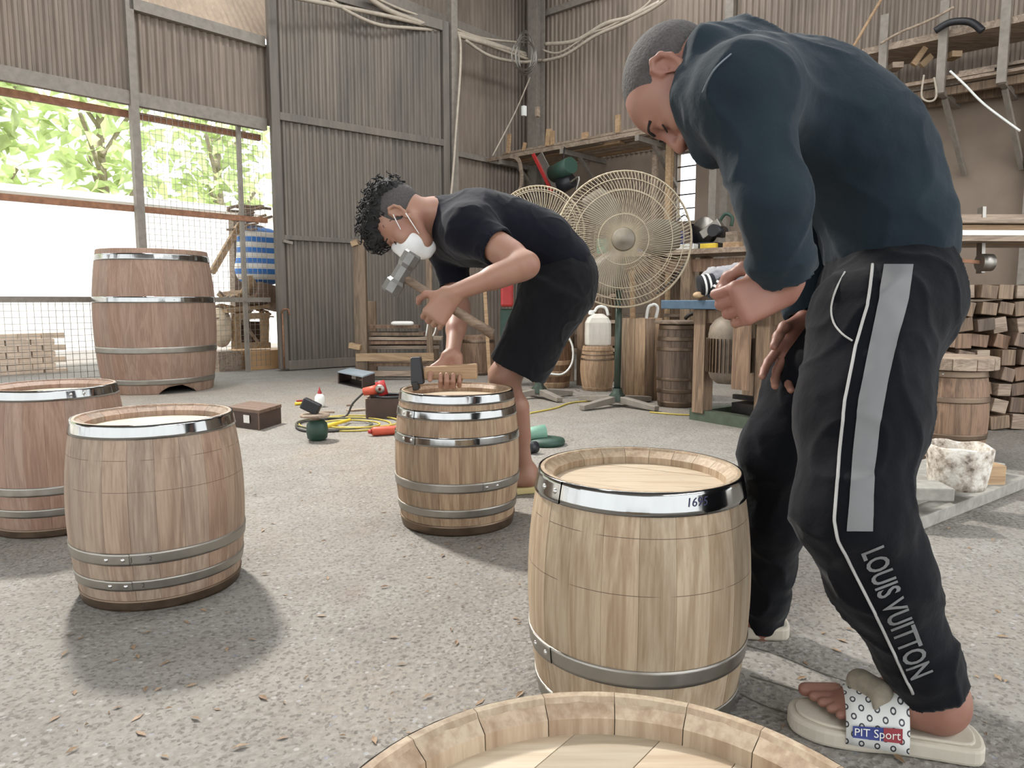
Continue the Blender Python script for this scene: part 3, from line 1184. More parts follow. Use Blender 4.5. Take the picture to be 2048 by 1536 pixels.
def leaf_mat(name, rgb):
    t = NT(name)
    v = t.coords((1, 1, 1))
    c = srgb(*rgb)
    colr = t.ramp(t.noise(v, 2.2, 3), [(0.35, tuple(x * 0.55 for x in c[:3]) + (1,)), (0.65, c)])
    t.set(colr, 0.5)
    tr = t.n('ShaderNodeBsdfTranslucent')
    t.l(colr, tr.inputs[0])
    mx = t.n('ShaderNodeMixShader')
    mx.inputs[0].default_value = 0.45
    t.l(t.b.outputs[0], mx.inputs[1]); t.l(tr.outputs[0], mx.inputs[2])
    t.l(mx.outputs[0], t.t.nodes['Material Output'].inputs[0])
    return t.m
M['leaf_lime'] = leaf_mat('lime_leaf', (240, 248, 186))
M['leaf_green'] = leaf_mat('green_leaf', (222, 238, 176))
M['bark'] = plain('grey_bark', (150, 138, 122), 0.9, 0, 0.25, 12, 0.3)

def bush(label, base, h, spread, n, size, mat, rng, name='leafy_tree', crown0=0.35):
    t = thing(name, label, 'tree', base, 'trees beyond the yard wall')
    mb = MB()
    for _ in range(n):
        a, r = rng.uniform(0, 2 * math.pi), spread * math.sqrt(rng.random())
        z = h * (crown0 + (1 - crown0) * rng.random())
        k = math.sqrt(max(0.05, 1 - ((z / h - 0.68) / 0.45) ** 2))
        p = Vector(base) + Vector((math.cos(a) * r * k, math.sin(a) * r * k, z))
        d = Vector((rng.uniform(-1, 1), rng.uniform(-1, 1), rng.uniform(-0.9, 0.3))).normalized()
        s = d.cross(Vector((rng.uniform(-1, 1), rng.uniform(-1, 1), 1))).normalized()
        L = size * rng.uniform(0.6, 1.3)
        W = L * 0.28
        up = s.cross(d) * (L * 0.08)
        mb.add([p, p + d * L * .4 + s * W + up, p + d * L * 0.5, p + d * L * .4 - s * W + up, p + d * L - up], [(0, 1, 2), (0, 2, 3), (1, 4, 2), (2, 4, 3)])
    fo = mb.build('foliage', M[mat], t)
    fo['kind'] = 'stuff'
    b = Vector(base)
    tk = MB().tube(smooth_curve([b, b + Vector((0.08, 0, h * .3)), b + Vector((-0.05, 0.05, h * .6)), b + Vector((0.05, 0, h * .85))], 5), [0.13 - 0.005 * i for i in range(16)], 8)
    for k in range(5):
        z = h * (0.35 + 0.09 * k)
        a = k * 2.4
        tk.tube(smooth_curve([b + Vector((0, 0, z)), b + Vector((math.cos(a) * spread * .4, math.sin(a) * spread * .4, z + h * .12)), b + Vector((math.cos(a) * spread * .7, math.sin(a) * spread * .7, z + h * .2))], 3), 0.04, 6)
    tk.build('trunk', M['bark'], t)
rng = random.Random(3)
for s, off, h, sp, mt, lab in ((9.6, -7.2, 5.6, 1.02, 'leaf_lime', 'lime green tree beyond the yard wall at the far left'),
                               (7.4, -7.4, 5.4, 1.02, 'leaf_lime', 'pale green tree beyond the yard wall left of the steel post'),
                               (5.2, -7.2, 5.2, 1.0, 'leaf_green', 'green tree behind the wire mesh right of the steel post'),
                               (3.2, -7.4, 5.4, 1.02, 'leaf_green', 'green tree behind the wire mesh next to the grey door'),
                               (1.0, -7.4, 5.4, 1.02, 'leaf_green', 'green tree beyond the yard wall hidden by the grey door'),
                               (11.8, -7.3, 5.4, 1.02, 'leaf_lime', 'bright tree beyond the yard wall outside the left frame edge')):
    bush(lab, WL(s, 0, off), h, sp, 620, 0.36, mt, rng)

# shrub outside the small back window
bush('bright shrub outside the narrow back window', WR(3.2, 0, -2.2), 2.6, 0.8, 260, 0.3, 'leaf_lime', rng, 'garden_shrub', 0.15)

# awning roof outside, seen through the gap above the rail
aw = thing('trim_3', 'sunlit corrugated awning outside above the yard opening', None, WL(3, z_beam, -0.3), kind='structure')
for k in range(5):
    s0 = s_door0 - 0.8 + k * 0.9
    mb = MB()
    vs, fs = [], []
    n = 12 * 4
    for i in range(n + 1):
        s = s0 + 0.9 * i / n
        hh = 0.018 * math.sin(2 * math.pi * i / 4)
        vs += [WL(s, z_beam + 0.15 + hh, -0.25), WL(s, z_beam + 1.9 + hh, -1.5)]
    for i in range(n):
        fs.append((2 * i, 2 * i + 1, 2 * i + 3, 2 * i + 2))
    mb.add(vs, fs, True)
    mb.build('corrugated_sheet', M['sheet_warm'], aw)

# timber heap outside between the barrel and the door -----------------
rng = random.Random(11)
DOFF = -0.42
def OW(u, v, off=DOFF):
    return onplane(u, v, CORNER + NL * off, NL)
M['sack_blue'] = None
def sack_mat():
    t = NT('blue_white_striped_sack')
    tc = t.n('ShaderNodeTexCoord')
    sp = t.n('ShaderNodeSeparateXYZ'); t.l(tc.outputs['Object'], sp.inputs[0])
    mu = t.n('ShaderNodeMath', operation='MULTIPLY'); t.l(sp.outputs[2], mu.inputs[0]); mu.inputs[1].default_value = 8.6
    fr = t.n('ShaderNodeMath', operation='FRACT'); t.l(mu.outputs[0], fr.inputs[0])
    c = t.ramp(fr.outputs[0], [(0.0, srgb(70, 130, 205)), (0.48, srgb(70, 130, 205)), (0.5, srgb(236, 232, 224)), (0.72, srgb(236, 224, 190)), (0.74, srgb(236, 232, 224))], 'CONSTANT')
    return t.set(c, 0.6)
M['sack_blue'] = sack_mat()
a, b = OW(490, 560), OW(560, 468)
sk = SDF(0.02)
sx = (OW(560, 560) - a)
cx = (a + OW(548, 560)) * 0.5
zmid, zh = (a.z + b.z) / 2, abs(b.z - a.z) / 2
for i_ in (-1, 0, 1):
    sk.cone(Vector((cx.x, cx.y, zmid - zh * .7)) + DL * (.13 * i_), Vector((cx.x, cx.y, zmid + zh * .75)) + DL * (.12 * i_), .13, .12, .06)
sk.ell(Vector((cx.x, cx.y, zmid - zh * .5)), (0.27, 0.17, zh * .6), (DL, NL, UPZ), 0.05)
sv, sf = sk.mesh()
SACKZ = float(sv[:, 2].min())
t = thing('striped_sack', 'blue and white striped woven sack standing in the timber heap', 'sack', Vector((cx.x, cx.y, SACKZ)))
mesh_np('sack_body', smooth_np(sv, sf, 2), sf, M['sack_blue'], t)
# plywood crate base the heap stands on
c0 = OW(500, 738)
def heap_board(name, label, p, q, w, h, mat, cat='board', up=UPZ):
    o = MB().bar(p, q, w, h, up).build(name, M[mat], None, 0.004)
    return tag(o, label, cat)
M['ply'] = plain('orange_plywood', (196, 156, 112), 0.7, 0, 0.12, 6)
heap_board('plywood_panel', 'orange plywood panel on edge under the yellow crate', Vector((OW(480, 738).x, OW(480, 738).y, 0.09)), Vector((OW(560, 738).x, OW(560, 738).y, 0.09)), 0.5, 0.235, 'ply')
heap_board('plywood_panel', 'brown plywood panel on edge beside the large barrel', Vector((OW(425, 738).x, OW(425, 738).y, 0.09)) , Vector((OW(470, 738).x, OW(470, 738).y, 0.09)), 0.3, 0.235, 'timber_grey')
# crate with square opening
t = thing('wooden_crate', 'open yellow timber crate frame in the heap beside the door', 'crate', OW(500, 690, DOFF + 0.1))
o1 = DOFF + 0.12
for (u0, v0, u1, v1) in ((466, 692, 538, 690), (468, 633, 536, 631)):
    MB().bar(OW(u0, v0, o1), OW(u1, v1, o1), 0.08, 0.065, UPZ).build('rail', M['timber'], t)
for u in (473, 529):
    MB().bar(OW(u, 690, o1), OW(u, 633, o1), 0.07, 0.07, DL).build('stile', M['timber'], t)
MB().bar(OW(483, 640, o1 - .1), OW(520, 690, o1 - .1), 0.02, 0.03, UPZ).build('brace', M['timber_grey'], t)
MB().bar(OW(480, 664, DOFF - .1), OW(522, 664, DOFF - .1), 0.02, 0.24, UPZ).build('back_panel', M['card'], t)
heap_board('timber_plank', 'pale yellow plank lying over the crate frame', OW(450, 622, o1), OW(536, 612, o1), 0.09, 0.045, 'timber')
# curved log slabs
def slab(label, u0, v0, u1, v1, r, mat, off):
    p, q = OW(u0, v0, off), OW(u1, v1, off - 0.25)
    d = (q - p).normalized()
    mb = MB()
    prof = []
    mb.lathe([(r, 0), (r, (q - p).length), (r - 0.04, (q - p).length), (r - 0.04, 0), (r, 0)], 10, p, d, a0=-0.2, a1=2.3, xdir=(1, 0, 0))
    return tag(mb.build('bark_slab', M[mat], None), label, 'log slab')
slab('pale curved log slab on the heap behind the large barrel', 455, 560, 500, 556, 0.22, 'timber', DOFF + 0.02)
slab('brown curved log slab leaning on the heap beside the door', 490, 572, 556, 590, 0.2, 'oak_dark', DOFF + 0.1)
# chopped log under the branches
t = thing('pale_sack', 'round pale sack beside the yellow crate', 'sack', OW(452, 690, DOFF))
sk = SDF(0.02)
sk.ell(OW(443, 660, DOFF), (0.11, 0.13, 0.19), (DL, NL, UPZ)).ell(OW(442, 640, DOFF), (0.09, 0.1, 0.15), (DL, NL, UPZ), 0.05)
sv, sf = sk.mesh()
mesh_np('sack_body', sv, sf, plain('pale_sackcloth', (212, 192, 166), 0.9), t)
# dry branches, one object each
for k in range(46):
    low = k < 26
    if low:
        u, v = rng.uniform(436, 530), rng.uniform(586, 634)
        du, dv = rng.uniform(20, 50), rng.uniform(-12, 12)
    else:
        u, v = rng.uniform(470, 520), rng.uniform(412, 466)
        du, dv = rng.uniform(25, 55), rng.uniform(-14, 8)
    oo = DOFF + rng.uniform(-0.2, 0.15)
    p, q = OW(u - du / 2, v - dv / 2, oo), OW(u + du / 2, v + dv / 2, oo - rng.uniform(-.1, .1))
    m = (p + q) / 2 + Vector((0, 0, rng.uniform(-.03, .03)))
    o = MB().tube(smooth_curve([p, m, q], 3), rng.uniform(0.008, 0.018), 5).build('dry_branch', M['timber_grey' if k % 3 else 'timber'], None)
    tag(o, 'dry branch in the tangle over the yellow crate' if low else 'dry branch in the bundle on top of the striped sack', 'branch', 'branches in the low tangle' if low else 'branches in the upper bundle')
o = MB().bar(OW(424, 545, DOFF + .1), OW(480, 448, DOFF), 0.06, 0.05, NL).build('timber_pole', M['timber'], None)
tag(o, 'brown timber pole leaning behind the large barrel', 'pole')
o = MB().bar(Vector((*OW(474, 540, -.85).xy, -0.03)), OW(476, 440, -.85), 0.17, 0.12, NL).build('timber_post', M['timber_grey'], None)
tag(o, 'grey timber post standing beside the striped sack', 'post')

# low stack of bricks outside at the far left
t = thing('brick_stack', 'low sunlit stack of bricks in the yard at far left', 'brick stack', WL(s_post + 1.2, -0.03, -1.6))
M['brick'] = plain('overexposed_brick', (236, 214, 192), 0.9, 0, 0.2, 10)  # near-white: the outdoor overexposure is put into the brick colour
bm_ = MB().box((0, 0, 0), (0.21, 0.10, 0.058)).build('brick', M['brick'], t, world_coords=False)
first = True
for lay in range(7):
    for i in range(9):
        loc = DL * ((i - 4) * 0.222 + (0.11 if lay % 2 else 0) + rng.uniform(-.008, .008)) + NL * rng.uniform(-.012, .012) + Vector((0, 0, 0.032 + lay * 0.064))
        ob = bm_ if first else link_copy(bm_, t)
        first = False
        ob.location = loc
        ob.rotation_euler = (0, 0, math.atan2(DL.y, DL.x) + rng.uniform(-.04, .04))

# ================================================================ MACHINES, FANS, KEGS AT THE BACK
M['fan_wire'] = plain('dusty_cream_wire', (184, 170, 146), 0.6, 0.1, 0.1)
M['fan_blade'] = plain('dusty_fan_blade', (124, 115, 100), 0.5, 0, 0.15)
M['fan_pole'] = metal('green_black_pole', (64, 76, 66), 0.4, 0.2, metallic=0.4)
M['mint'] = plain('mint_green_plastic', (120, 160, 140), 0.5)

def fan(label, base, hub, R, face, n_wires=110, feet=0.34, feet_ang=0.4, brace=True):
    base, hub, face = Vector(base), Vector(hub), Vector(face).normalized()
    t = thing('pedestal_fan', label, 'fan', base, 'pedestal fans')
    # cross feet
    for k in range(4):
        a = feet_ang + k * math.pi / 2
        d = Vector((math.cos(a), math.sin(a), 0))
        MB().bar(base + Vector((0, 0, 0.055)), base + d * feet + Vector((0, 0, 0.022)), 0.055, 0.05, UPZ, 0.05, 0.035).build('foot', M['timber_grey'] if False else M['post_paint'], t, 0.004)
    MB().lathe([(0.06, 0.04), (0.06, 0.075), (0.038, 0.10), (0.032, 0.13)], 18, base).build('collar', M['fan_pole'], t)
    back = hub - face * 0.16
    MB().tube([base + Vector((0, 0, 0.05)), Vector((base.x, base.y, back.z - 0.35))], 0.024, 14).build('pole', M['fan_pole'], t)
    MB().tube([Vector((base.x, base.y, back.z - 0.36)), Vector((base.x, base.y, back.z - 0.02))], 0.017, 12).build('inner_pole', M['post_paint'], t)
    x, y, z = frame_from(face, (0, 0, 1))
    MB().lathe([(0.0, -0.17), (0.07, -0.16), (0.09, -0.10), (0.09, 0.0), (0.05, 0.03)], 20, back - face * 0.02, face).build('motor', M['fan_blade'], t)
    # blades
    for k in range(3):
        a = 0.6 + k * 2 * math.pi / 3
        vs, fs = [], []
        for i in range(7):
            rr = 0.07 + (R * 0.86 - 0.07) * i / 6
            half = 0.20 + 0.34 * math.sin(math.pi * min(1, (i + 1.2) / 7))
            for j in range(5):
                b = a + half * (j / 2 - 1)
                tw = (0.05 - 0.02 * i / 6) * (j / 2 - 1)
                vs.append(hub - face * 0.055 + (x * math.cos(b) + y * math.sin(b)) * rr + face * tw)
        for i in range(6):
            for j in range(4):
                fs.append((i * 5 + j, i * 5 + j + 1, i * 5 + j + 6, i * 5 + j + 5))
        ob = MB().add(vs, fs, True).build('blade', M['fan_blade'], t)
        so = ob.modifiers.new('solid', 'SOLIDIFY'); so.thickness = 0.004
    # guards: radial wires and rings
    def dome(r, front):
        q = (r / R)
        if front:
            return 0.02 + 0.075 * math.sqrt(max(0, 1 - q ** 2.2))
        return -0.02 - 0.15 * math.sqrt(max(0, 1 - q ** 2.6))
    for front in (True, False):
        g = MB()
        r0 = 0.075
        nw = n_wires if front else n_wires // 2
        for k in range(nw):
            a0 = 2 * math.pi * k / nw
            pts = []
            for i in range(6):
                q = i / 5
                r = r0 + (R - r0) * q
                aa = a0 + (0.32 * q if front else 0)
                pts.append(hub + (x * math.cos(aa) + y * math.sin(aa)) * r + face * dome(r, front))
            g.tube(pts, 0.0021, 4, caps=False)
        for r in ((0.17, 0.33, R * 0.88, R) if front else (0.2, 0.36, R)):
            pts = [hub + (x * math.cos(a) + y * math.sin(a)) * r + face * (dome(r, front)) for a in [2 * math.pi * i / 40 for i in range(40)]]
            g.tube(pts, 0.0032 if r < R else 0.005, 5, closed=True)
        g.build('front_guard' if front else 'rear_guard', M['fan_wire'], t)
    MB().tube([hub + (x * math.cos(a) + y * math.sin(a)) * R for a in [2 * math.pi * i / 48 for i in range(48)]], 0.008, 6, closed=True).build('rim_clamp', M['fan_wire'], t)
    MB().lathe([(0.0, 0.03), (0.03, 0.028), (0.035, 0.018), (0.07, 0.016), (0.082, 0.0), (0.0, 0.0)], 24, hub + face * dome(0.075, True), face).build('hub_badge', M['fan_blade'], t)
    return t

fan('large cream wire pedestal fan standing between the two men', G(1234, 812), P(1246, 480, 5.1), 0.463, (-0.12, -1, -0.03), 120, 0.36, -.87)
fan('smaller wire pedestal fan half hidden behind the masked man', G(1078, 796), P(1074, 470, 5.55), 0.36, (-0.25, -1, 0.0), 90, 0.30, 0.5)

# kegs and drums ----------------------------------------------------
def keg_at(u, vb, H, R, RB, label, mat, hoops, n=16, **kw):
    p = G(u, vb)
    d = p.y + R
    c = P(u, vb, 1.0); 
    loc = Vector((p.x * d / p.y, d, 0))
    return barrel(label, loc, H, R, RB, n, hoops, mat, name='wooden_keg', cat='keg', boards=5, th=0.02, head_mat=kw.pop('head_mat', 'oak_dark'), **kw), loc
(kd, _), kloc = keg_at(1352, 816, 0.585, 0.130, 0.148, 'weathered dark keg with a lid beside the machine bench', 'keg_old',
    [(0.0, 0.04, 'galv_brown', None), (0.10, 0.13, 'galv_brown', None), (0.19, 0.21, 'galv_brown', None), (0.40, 0.425, 'galv_brown', None), (0.47, 0.50, 'galv_brown', None), (0.55, 0.585, 'galv_brown', None)])
o = MB().lathe([(0.0, 0.590), (0.165, 0.590), (0.168, 0.60), (0.165, 0.612), (0.0, 0.613)], 28, kloc).build('keg_lid', M['timber_grey'], None)
tag(o, 'flat grey wooden lid lying on the weathered dark keg', 'lid')
o = MB().tube(smooth_curve([kloc + Vector(p) for p in ((0.05, 0, 0.625), (0.07, -.02, .65), (.10, -.03, .66), (.12, -.02, .63))], 5), 0.014, 8).build('wood_hook', M['dark_steel'], None)
tag(o, 'small bent iron hook lying on the keg lid', 'hook')
(kp, _), ploc = keg_at(1194, 783, 0.375, 0.120, 0.146, 'small pale keg carrying the white jerrycan', 'keg_pale',
    [(0.0, 0.03, 'keg_pale', None), (0.26, 0.275, 'galv_brown', None), (0.30, 0.31, 'galv_brown', None), (0.335, 0.375, 'keg_pale', None)], 14, head_mat='oak_dark')
(ky, _), yloc = keg_at(1103, 777, 0.46, 0.150, 0.175, 'dark brown keg with wide yellow hoops behind the masked man', 'keg_brown',
    [(0.0, 0.05, 'keg_pale', None), (0.10, 0.15, 'keg_pale', None), (0.20, 0.24, 'keg_pale', None), (0.40, 0.44, 'keg_pale', None)], 16)
o = MB().tube(smooth_curve([yloc + Vector(p) for p in ((.12, -.13, .47), (.17, -.15, .36), (.165, -.16, .22), (.08, -.20, .13), (-.06, -.2, .14))], 6), 0.009, 6).build('hose_piece', M['white_plastic'], None)
tag(o, 'pale hose looped down the side of the yellow-hooped keg', 'hose')

# rolled veneer drum
dl = G(1281, 802); dl = Vector((dl.x * 1.026, dl.y * 1.026, 0))
t = thing('veneer_drum', 'tall tan drum of bent wood open at the top', 'drum', dl)
for k in range(12):
    a0, a1 = 2 * math.pi * k / 12 + 0.006, 2 * math.pi * (k + 1) / 12 - 0.006
    MB().lathe([(0.152, 0), (0.150, 0.62), (0.136, 0.62), (0.138, 0.0), (0.152, 0)], 3, dl, a0=a0, a1=a1).build('slat', M['timber_old'] if k % 3 == 0 else M['keg_pale'], t)
MB().lathe([(0.0, 0.05), (0.14, 0.05)], 24, dl).build('bottom', M['oak_dark'], t)
o = MB().tube(smooth_curve([dl + Vector(p) for p in ((0.02, 0, .06), (.03, -.02, .63), (.07, -.03, .72), (.11, -.03, .70), (.10, -.02, .62))], 6), 0.012, 6).build('hose_piece', M['white_plastic'], None)
tag(o, 'white hose end curling out of the tan drum', 'hose')
o = MB().bar(dl + Vector((-.05, .02, .056)), dl + Vector((-.08, .03, .98)), .035, .02, NR).build('wood_offcut', M['timber'], None)
tag(o, 'pale timber strip standing in the tan drum', 'offcut')

# jerrycan
jb = Vector((ploc.x, ploc.y, 0.375))
t = thing('jerrycan', 'dirty white plastic jerrycan standing on the small pale keg', 'jerrycan', jb)
canm = plain('dirty_white_plastic', (214, 208, 196), 0.5, 0, 0.1, 6)
cb_ = MB()
rings = [(.095, .066, .0), (.104, .074, .012), (.106, .076, .10), (.104, .074, .195), (.085, .062, .235), (.050, .045, .262), (.044, .040, .268)]
vs, fs = [], []
for (rx, ry, z_) in rings:
    c_ = .022
    for (x, y) in ((rx - c_, -ry), (rx, -ry + c_), (rx, ry - c_), (rx - c_, ry), (-rx + c_, ry), (-rx, ry - c_), (-rx, -ry + c_), (-rx + c_, -ry)):
        vs.append(jb + Vector((x, y, z_)))
for a_ in range(len(rings) - 1):
    for k in range(8):
        fs.append((a_ * 8 + k, a_ * 8 + (k + 1) % 8, a_ * 8 + 8 + (k + 1) % 8, a_ * 8 + 8 + k))
fs += [tuple(reversed(range(8))), tuple(range(8 * (len(rings) - 1), 8 * len(rings)))]
cb_.add(vs, fs).build('can_body', canm, t, .004)
for x in (-.055, 0, .055):
    MB().bar(jb + Vector((x, -.0765, .03)), jb + Vector((x, -.0755, .18)), .008, .004, (0, 1, 0)).build('rib', canm, t)
MB().lathe([(.026, 0), (.026, .03), (.022, .036), (0, .036)], 14, jb + Vector((-.055, 0, .262))).build('cap', M['white_plastic'], t)
MB().tube(smooth_curve([jb + Vector(p) for p in ((-.03, 0, .285), (0, 0, .325), (.06, 0, .32), (.085, 0, .255))], 5), .012, 8).build('handle', M['white_plastic'], t)

# shelf frame with rubbish left of the jerrycan
fx = P(1150, 700, 6.35)
t = thing('timber_rack', 'rough timber rack with oddments behind the small pale keg', 'rack', Vector((fx.x, 6.35, 0)))
for u, dd in ((1163, 6.45), (1140, 6.8), (1230, 6.8)):
    q = P(u, 700, dd)
    MB().bar(Vector((q.x, dd, 0)), Vector((q.x, dd, 0.82)), 0.06, 0.06, DR).build('post', M['timber_old'], t)
for z in (0.30, 0.56, 0.80):
    MB().bar(P(1128, 600, 6.75).xy.to_3d() + Vector((0, 0, z)), P(1240, 600, 6.75).xy.to_3d() + Vector((0, 0, z)), 0.16, 0.03, UPZ).build('shelf_board', M['timber_grey'], t)
rng = random.Random(5)
for k in range(7):
    uu = 1132 + k * 15
    z = 0.58 if k % 2 else 0.32
    q = P(uu, 600, 6.73)
    o = MB().box((q.x, 6.73, z + 0.06), (0.055, 0.1, 0.085 + 0.02 * (k % 3)), Matrix.Rotation(k * .3, 3, 'Z')).build('scrap_block', M[['oak_dark', 'timber_grey', 'keg_old'][k % 3]], None, .004)
    tag(o, 'small scrap block lying on the rough timber rack', 'block', 'scrap blocks on the rough rack')

# machine bench with motor -------------------------------------------
A, B = G(1380, 840), G(1532, 866)
e = (B - A).normalized()
n_ = Vector((-e.y, e.x, 0))
if n_.y < 0: n_ = -n_
LB = (B - A).length
t = thing('machine_bench', 'blue-topped timber machine bench on a steel base', 'bench', A + (B - A) / 2)
def bp(x, y, z): return A + e * x + n_ * y + Vector((0, 0, z))
for x in (0.05, LB - 0.05):
    for y in (0.05, 0.55):
        MB().bar(bp(x, y, 0.05), bp(x, y, 0.70), 0.09, 0.09, e).build('leg', M['timber_old'], t, .004)
M['green_steel'] = plain('dull_green_steel', (82, 92, 78), 0.5, .3, .15)
MB().bar(bp(-0.02, 0.05, 0.035), bp(LB + 0.02, 0.05, 0.035), 0.07, 0.07, UPZ).build('base_rail', M['green_steel'], t)
MB().bar(bp(-0.02, 0.55, 0.035), bp(LB + 0.02, 0.55, 0.035), 0.07, 0.07, UPZ).build('base_rail', M['green_steel'], t)
for x in (0.03, LB - .03):
    MB().bar(bp(x, 0.085, 0.035), bp(x, 0.515, 0.035), 0.05, 0.06, UPZ).build('base_rail', M['green_steel'], t)
MB().bar(bp(-0.02, 0.05, 0.655), bp(LB + .45, 0.05, 0.655), 0.05, 0.08, UPZ).build('apron', M['timber_old'], t)
MB().bar(bp(LB + .02, 0.08, 0.55), bp(LB + .35, 0.08, 0.60), 0.04, 0.06, UPZ).build('brace', M['timber'], t)
blu = plain('blue_grey_bench_plate', (70, 92, 112), 0.45, .2, .15)
MB().box(bp(LB / 2 + 0.16, 0.27, 0.728), (LB + 0.75, 0.66, 0.055), Matrix.Rotation(math.atan2(e.y, e.x), 3, 'Z')).build('bench_top', blu, t, .004)
MB().bar(bp(.10, .54, .36), bp(LB - .1, .54, .36), .02, .5, UPZ).build('back_panel', M['black_plastic'], t)
MB().bar(bp(.10, .30, .14), bp(LB - .1, .30, .14), .03, .03, UPZ).build('stretcher', M['dark_steel'], t)
MB().bar(bp(.18, .30, .08), bp(LB - .2, .30, .08), .25, .08, UPZ).build('gear_box', M['dark_steel'], t)
MB().bar(bp(LB * .84, -.13, .25), bp(LB * .84, -.13, .68), .11, .02, n_).build('mount_board', M['oak_dark'], t)
# motor hanging under the top
mc = bp(LB * 0.49, 0.02, 0)
mt = MB()
mt.lathe([(0.0, .255), (.075, .26), (.11, .29), (.125, .33), (.128, .55), (.12, .60), (.09, .64), (.05, .665), (0, .668)], 28, mc)
mo = mt.build('motor', plain('dusty_motor_housing', (120, 108, 94), .6, .2, .25, 20), t)
fin = MB()
for k in range(36):
    a = 2 * math.pi * k / 36
    d = Vector((math.cos(a), math.sin(a), 0))
    fin.bar(mc + d * .130 + Vector((0, 0, .33)), mc + d * .130 + Vector((0, 0, .53)), .006, .022, d)
fin.build('cooling_fins', M['galv_brown'], mo)
# chuck fitting on the bench top
q = bp(LB + .22, .25, .756)
t = thing('drill_fitting', 'small steel clamp fitting on the blue bench top', 'clamp', q)
MB().box(q + Vector((0, 0, .006)), (.16, .10, .012)).build('plate', M['galv'], t, .002)
MB().lathe([(.045, .06), (.05, .07), (.05, .10), (.035, .11), (.008, .112), (.008, .2), (0, .2)], 18, q + Vector((-.02, 0, 0))).build('spindle', M['galv'], t)
for x in (-.045, .0):
    MB().tube([q + Vector((x, -.02, .012)), q + Vector((x, -.02, .062))], .008, 8).build('stud', M['galv'], t)
MB().lathe([(.03, 0.012), (.012, .03), (.012, .11), (.032, .125), (.032, .14), (0, .14)], 14, q + Vector((.065, 0, 0))).build('knob', M['galv'], t)

# folded jacket on the bench
jc = bp(0.22, 0.2, 0.755)
t = thing('jacket', 'grey jacket with black and white striped cuffs heaped on the blue bench', 'jacket', jc)
M['jersey'] = plain('grey_jersey', (150, 148, 150), 0.9, 0, .08, 30)
M['black_knit'] = plain('black_knit', (24, 24, 28), 0.9)
M['white_knit'] = plain('white_knit', (224, 222, 216), 0.9)
sd = SDF(0.007)
a0, a1, a2 = P(1425, 555, jc.y), P(1480, 552, jc.y + .02), P(1520, 575, jc.y)
sd.cone(a0, a1, .065, .07, .05).cone(a1, a2, .07, .07, .05)
sd.cone(P(1425, 580, jc.y), P(1510, 590, jc.y), .05, .05, .05)
sv, sf = sd.mesh()
sv = wrinkle(sv, sf, lambda p: 0.010 * noise.noise(p * 22) + 0.006 * noise.noise(Vector((p.x * 60, p.y * 20, p.z * 60))))
sv[:, 2] = np.maximum(sv[:, 2], 0.757)
mesh_np('jacket_body', sv, sf, M['jersey'], t)
def cuff(p, q, r):
    p, q = Vector(p), Vector(q)
    L = (q - p).length
    ax = (q - p).normalized()
    MB().lathe([(r * .9, 0), (r, L * .05), (r, L), (r * .6, L * 1.02), (0.001, L * 1.02)], 16, p, ax).build('cuff', M['black_knit'], t)
    for f in (.3, .62):
        MB().lathe([(r * 1.02, L * f), (r * 1.05, L * (f + .06)), (r * 1.02, L * (f + .14))], 16, p, ax).build('cuff_stripe', M['white_knit'], t)
cuff(P(1428, 566, jc.y - .05), P(1398, 572, jc.y - .05), .062)
cuff(P(1452, 562, jc.y - .10), P(1430, 588, jc.y - .10), .045)
o = MB().ell(P(1397, 590, jc.y - .05), (.035, .03, .02), 12, 8).build('wooden_ball', M['timber'], None)
tag(o, 'small round wooden ball on the bench beside the jacket', 'ball')

# tool bench along the back wall -----------------------------------------
BZ = 1.22
def tb(u, dd, z):
    q = P(u, 500, dd)
    return Vector((q.x, dd, z))
t = thing('tool_bench', 'long plank tool bench against the back wall behind the fan', 'workbench', tb(1400, 7.2, 0))
p0, p1 = tb(1180, 7.9, BZ), tb(1620, 6.4, BZ)
be_ = (p1 - p0).normalized()
bn_ = Vector((-be_.y, be_.x, 0))
bn_ = bn_ if bn_.y > 0 else -bn_
for k in range(3):
    MB().bar(p0 + bn_ * (k * .19), p1 + bn_ * (k * .19), .185, .05, UPZ).build('top_plank', M['timber_grey'], t, .003)
MB().bar(p0 + Vector((0, 0, -.13)), p1 + Vector((0, 0, -.13)), .04, .12, UPZ).build('apron', M['oak_dark'], t)
for f in (.02, .36, .50, .98):
    q = p0 + (p1 - p0) * f
    MB().bar(Vector((q.x, q.y, 0)), Vector((q.x, q.y, BZ - .03)), .10, .10, be_).build('leg', M['timber_old'], t)
    MB().bar(Vector((q.x, q.y, 0)) + bn_ * .4, Vector((q.x, q.y, BZ - .03)) + bn_ * .4, .10, .10, be_).build('leg', M['timber_old'], t)
MB().bar(p0 + Vector((0, 0, -.62)) + bn_ * .4, p1 + Vector((0, 0, -.62)) + bn_ * .4, .2, .03, UPZ).build('lower_shelf', M['timber_grey'], t)
def tbp(u, h, back=.12):
    r = ray(u, 500)
    # point on the bench top line, pushed back
    best = None
    for i in range(101):
        q = p0 + (p1 - p0) * (i / 100) + bn_ * back
        uu = 1024 + F_PX * q.x / q.y
        if best is None or abs(uu - u) < best[0]:
            best = (abs(uu - u), q)
    q = best[1]
    return Vector((q.x, q.y, BZ + .026 + h))
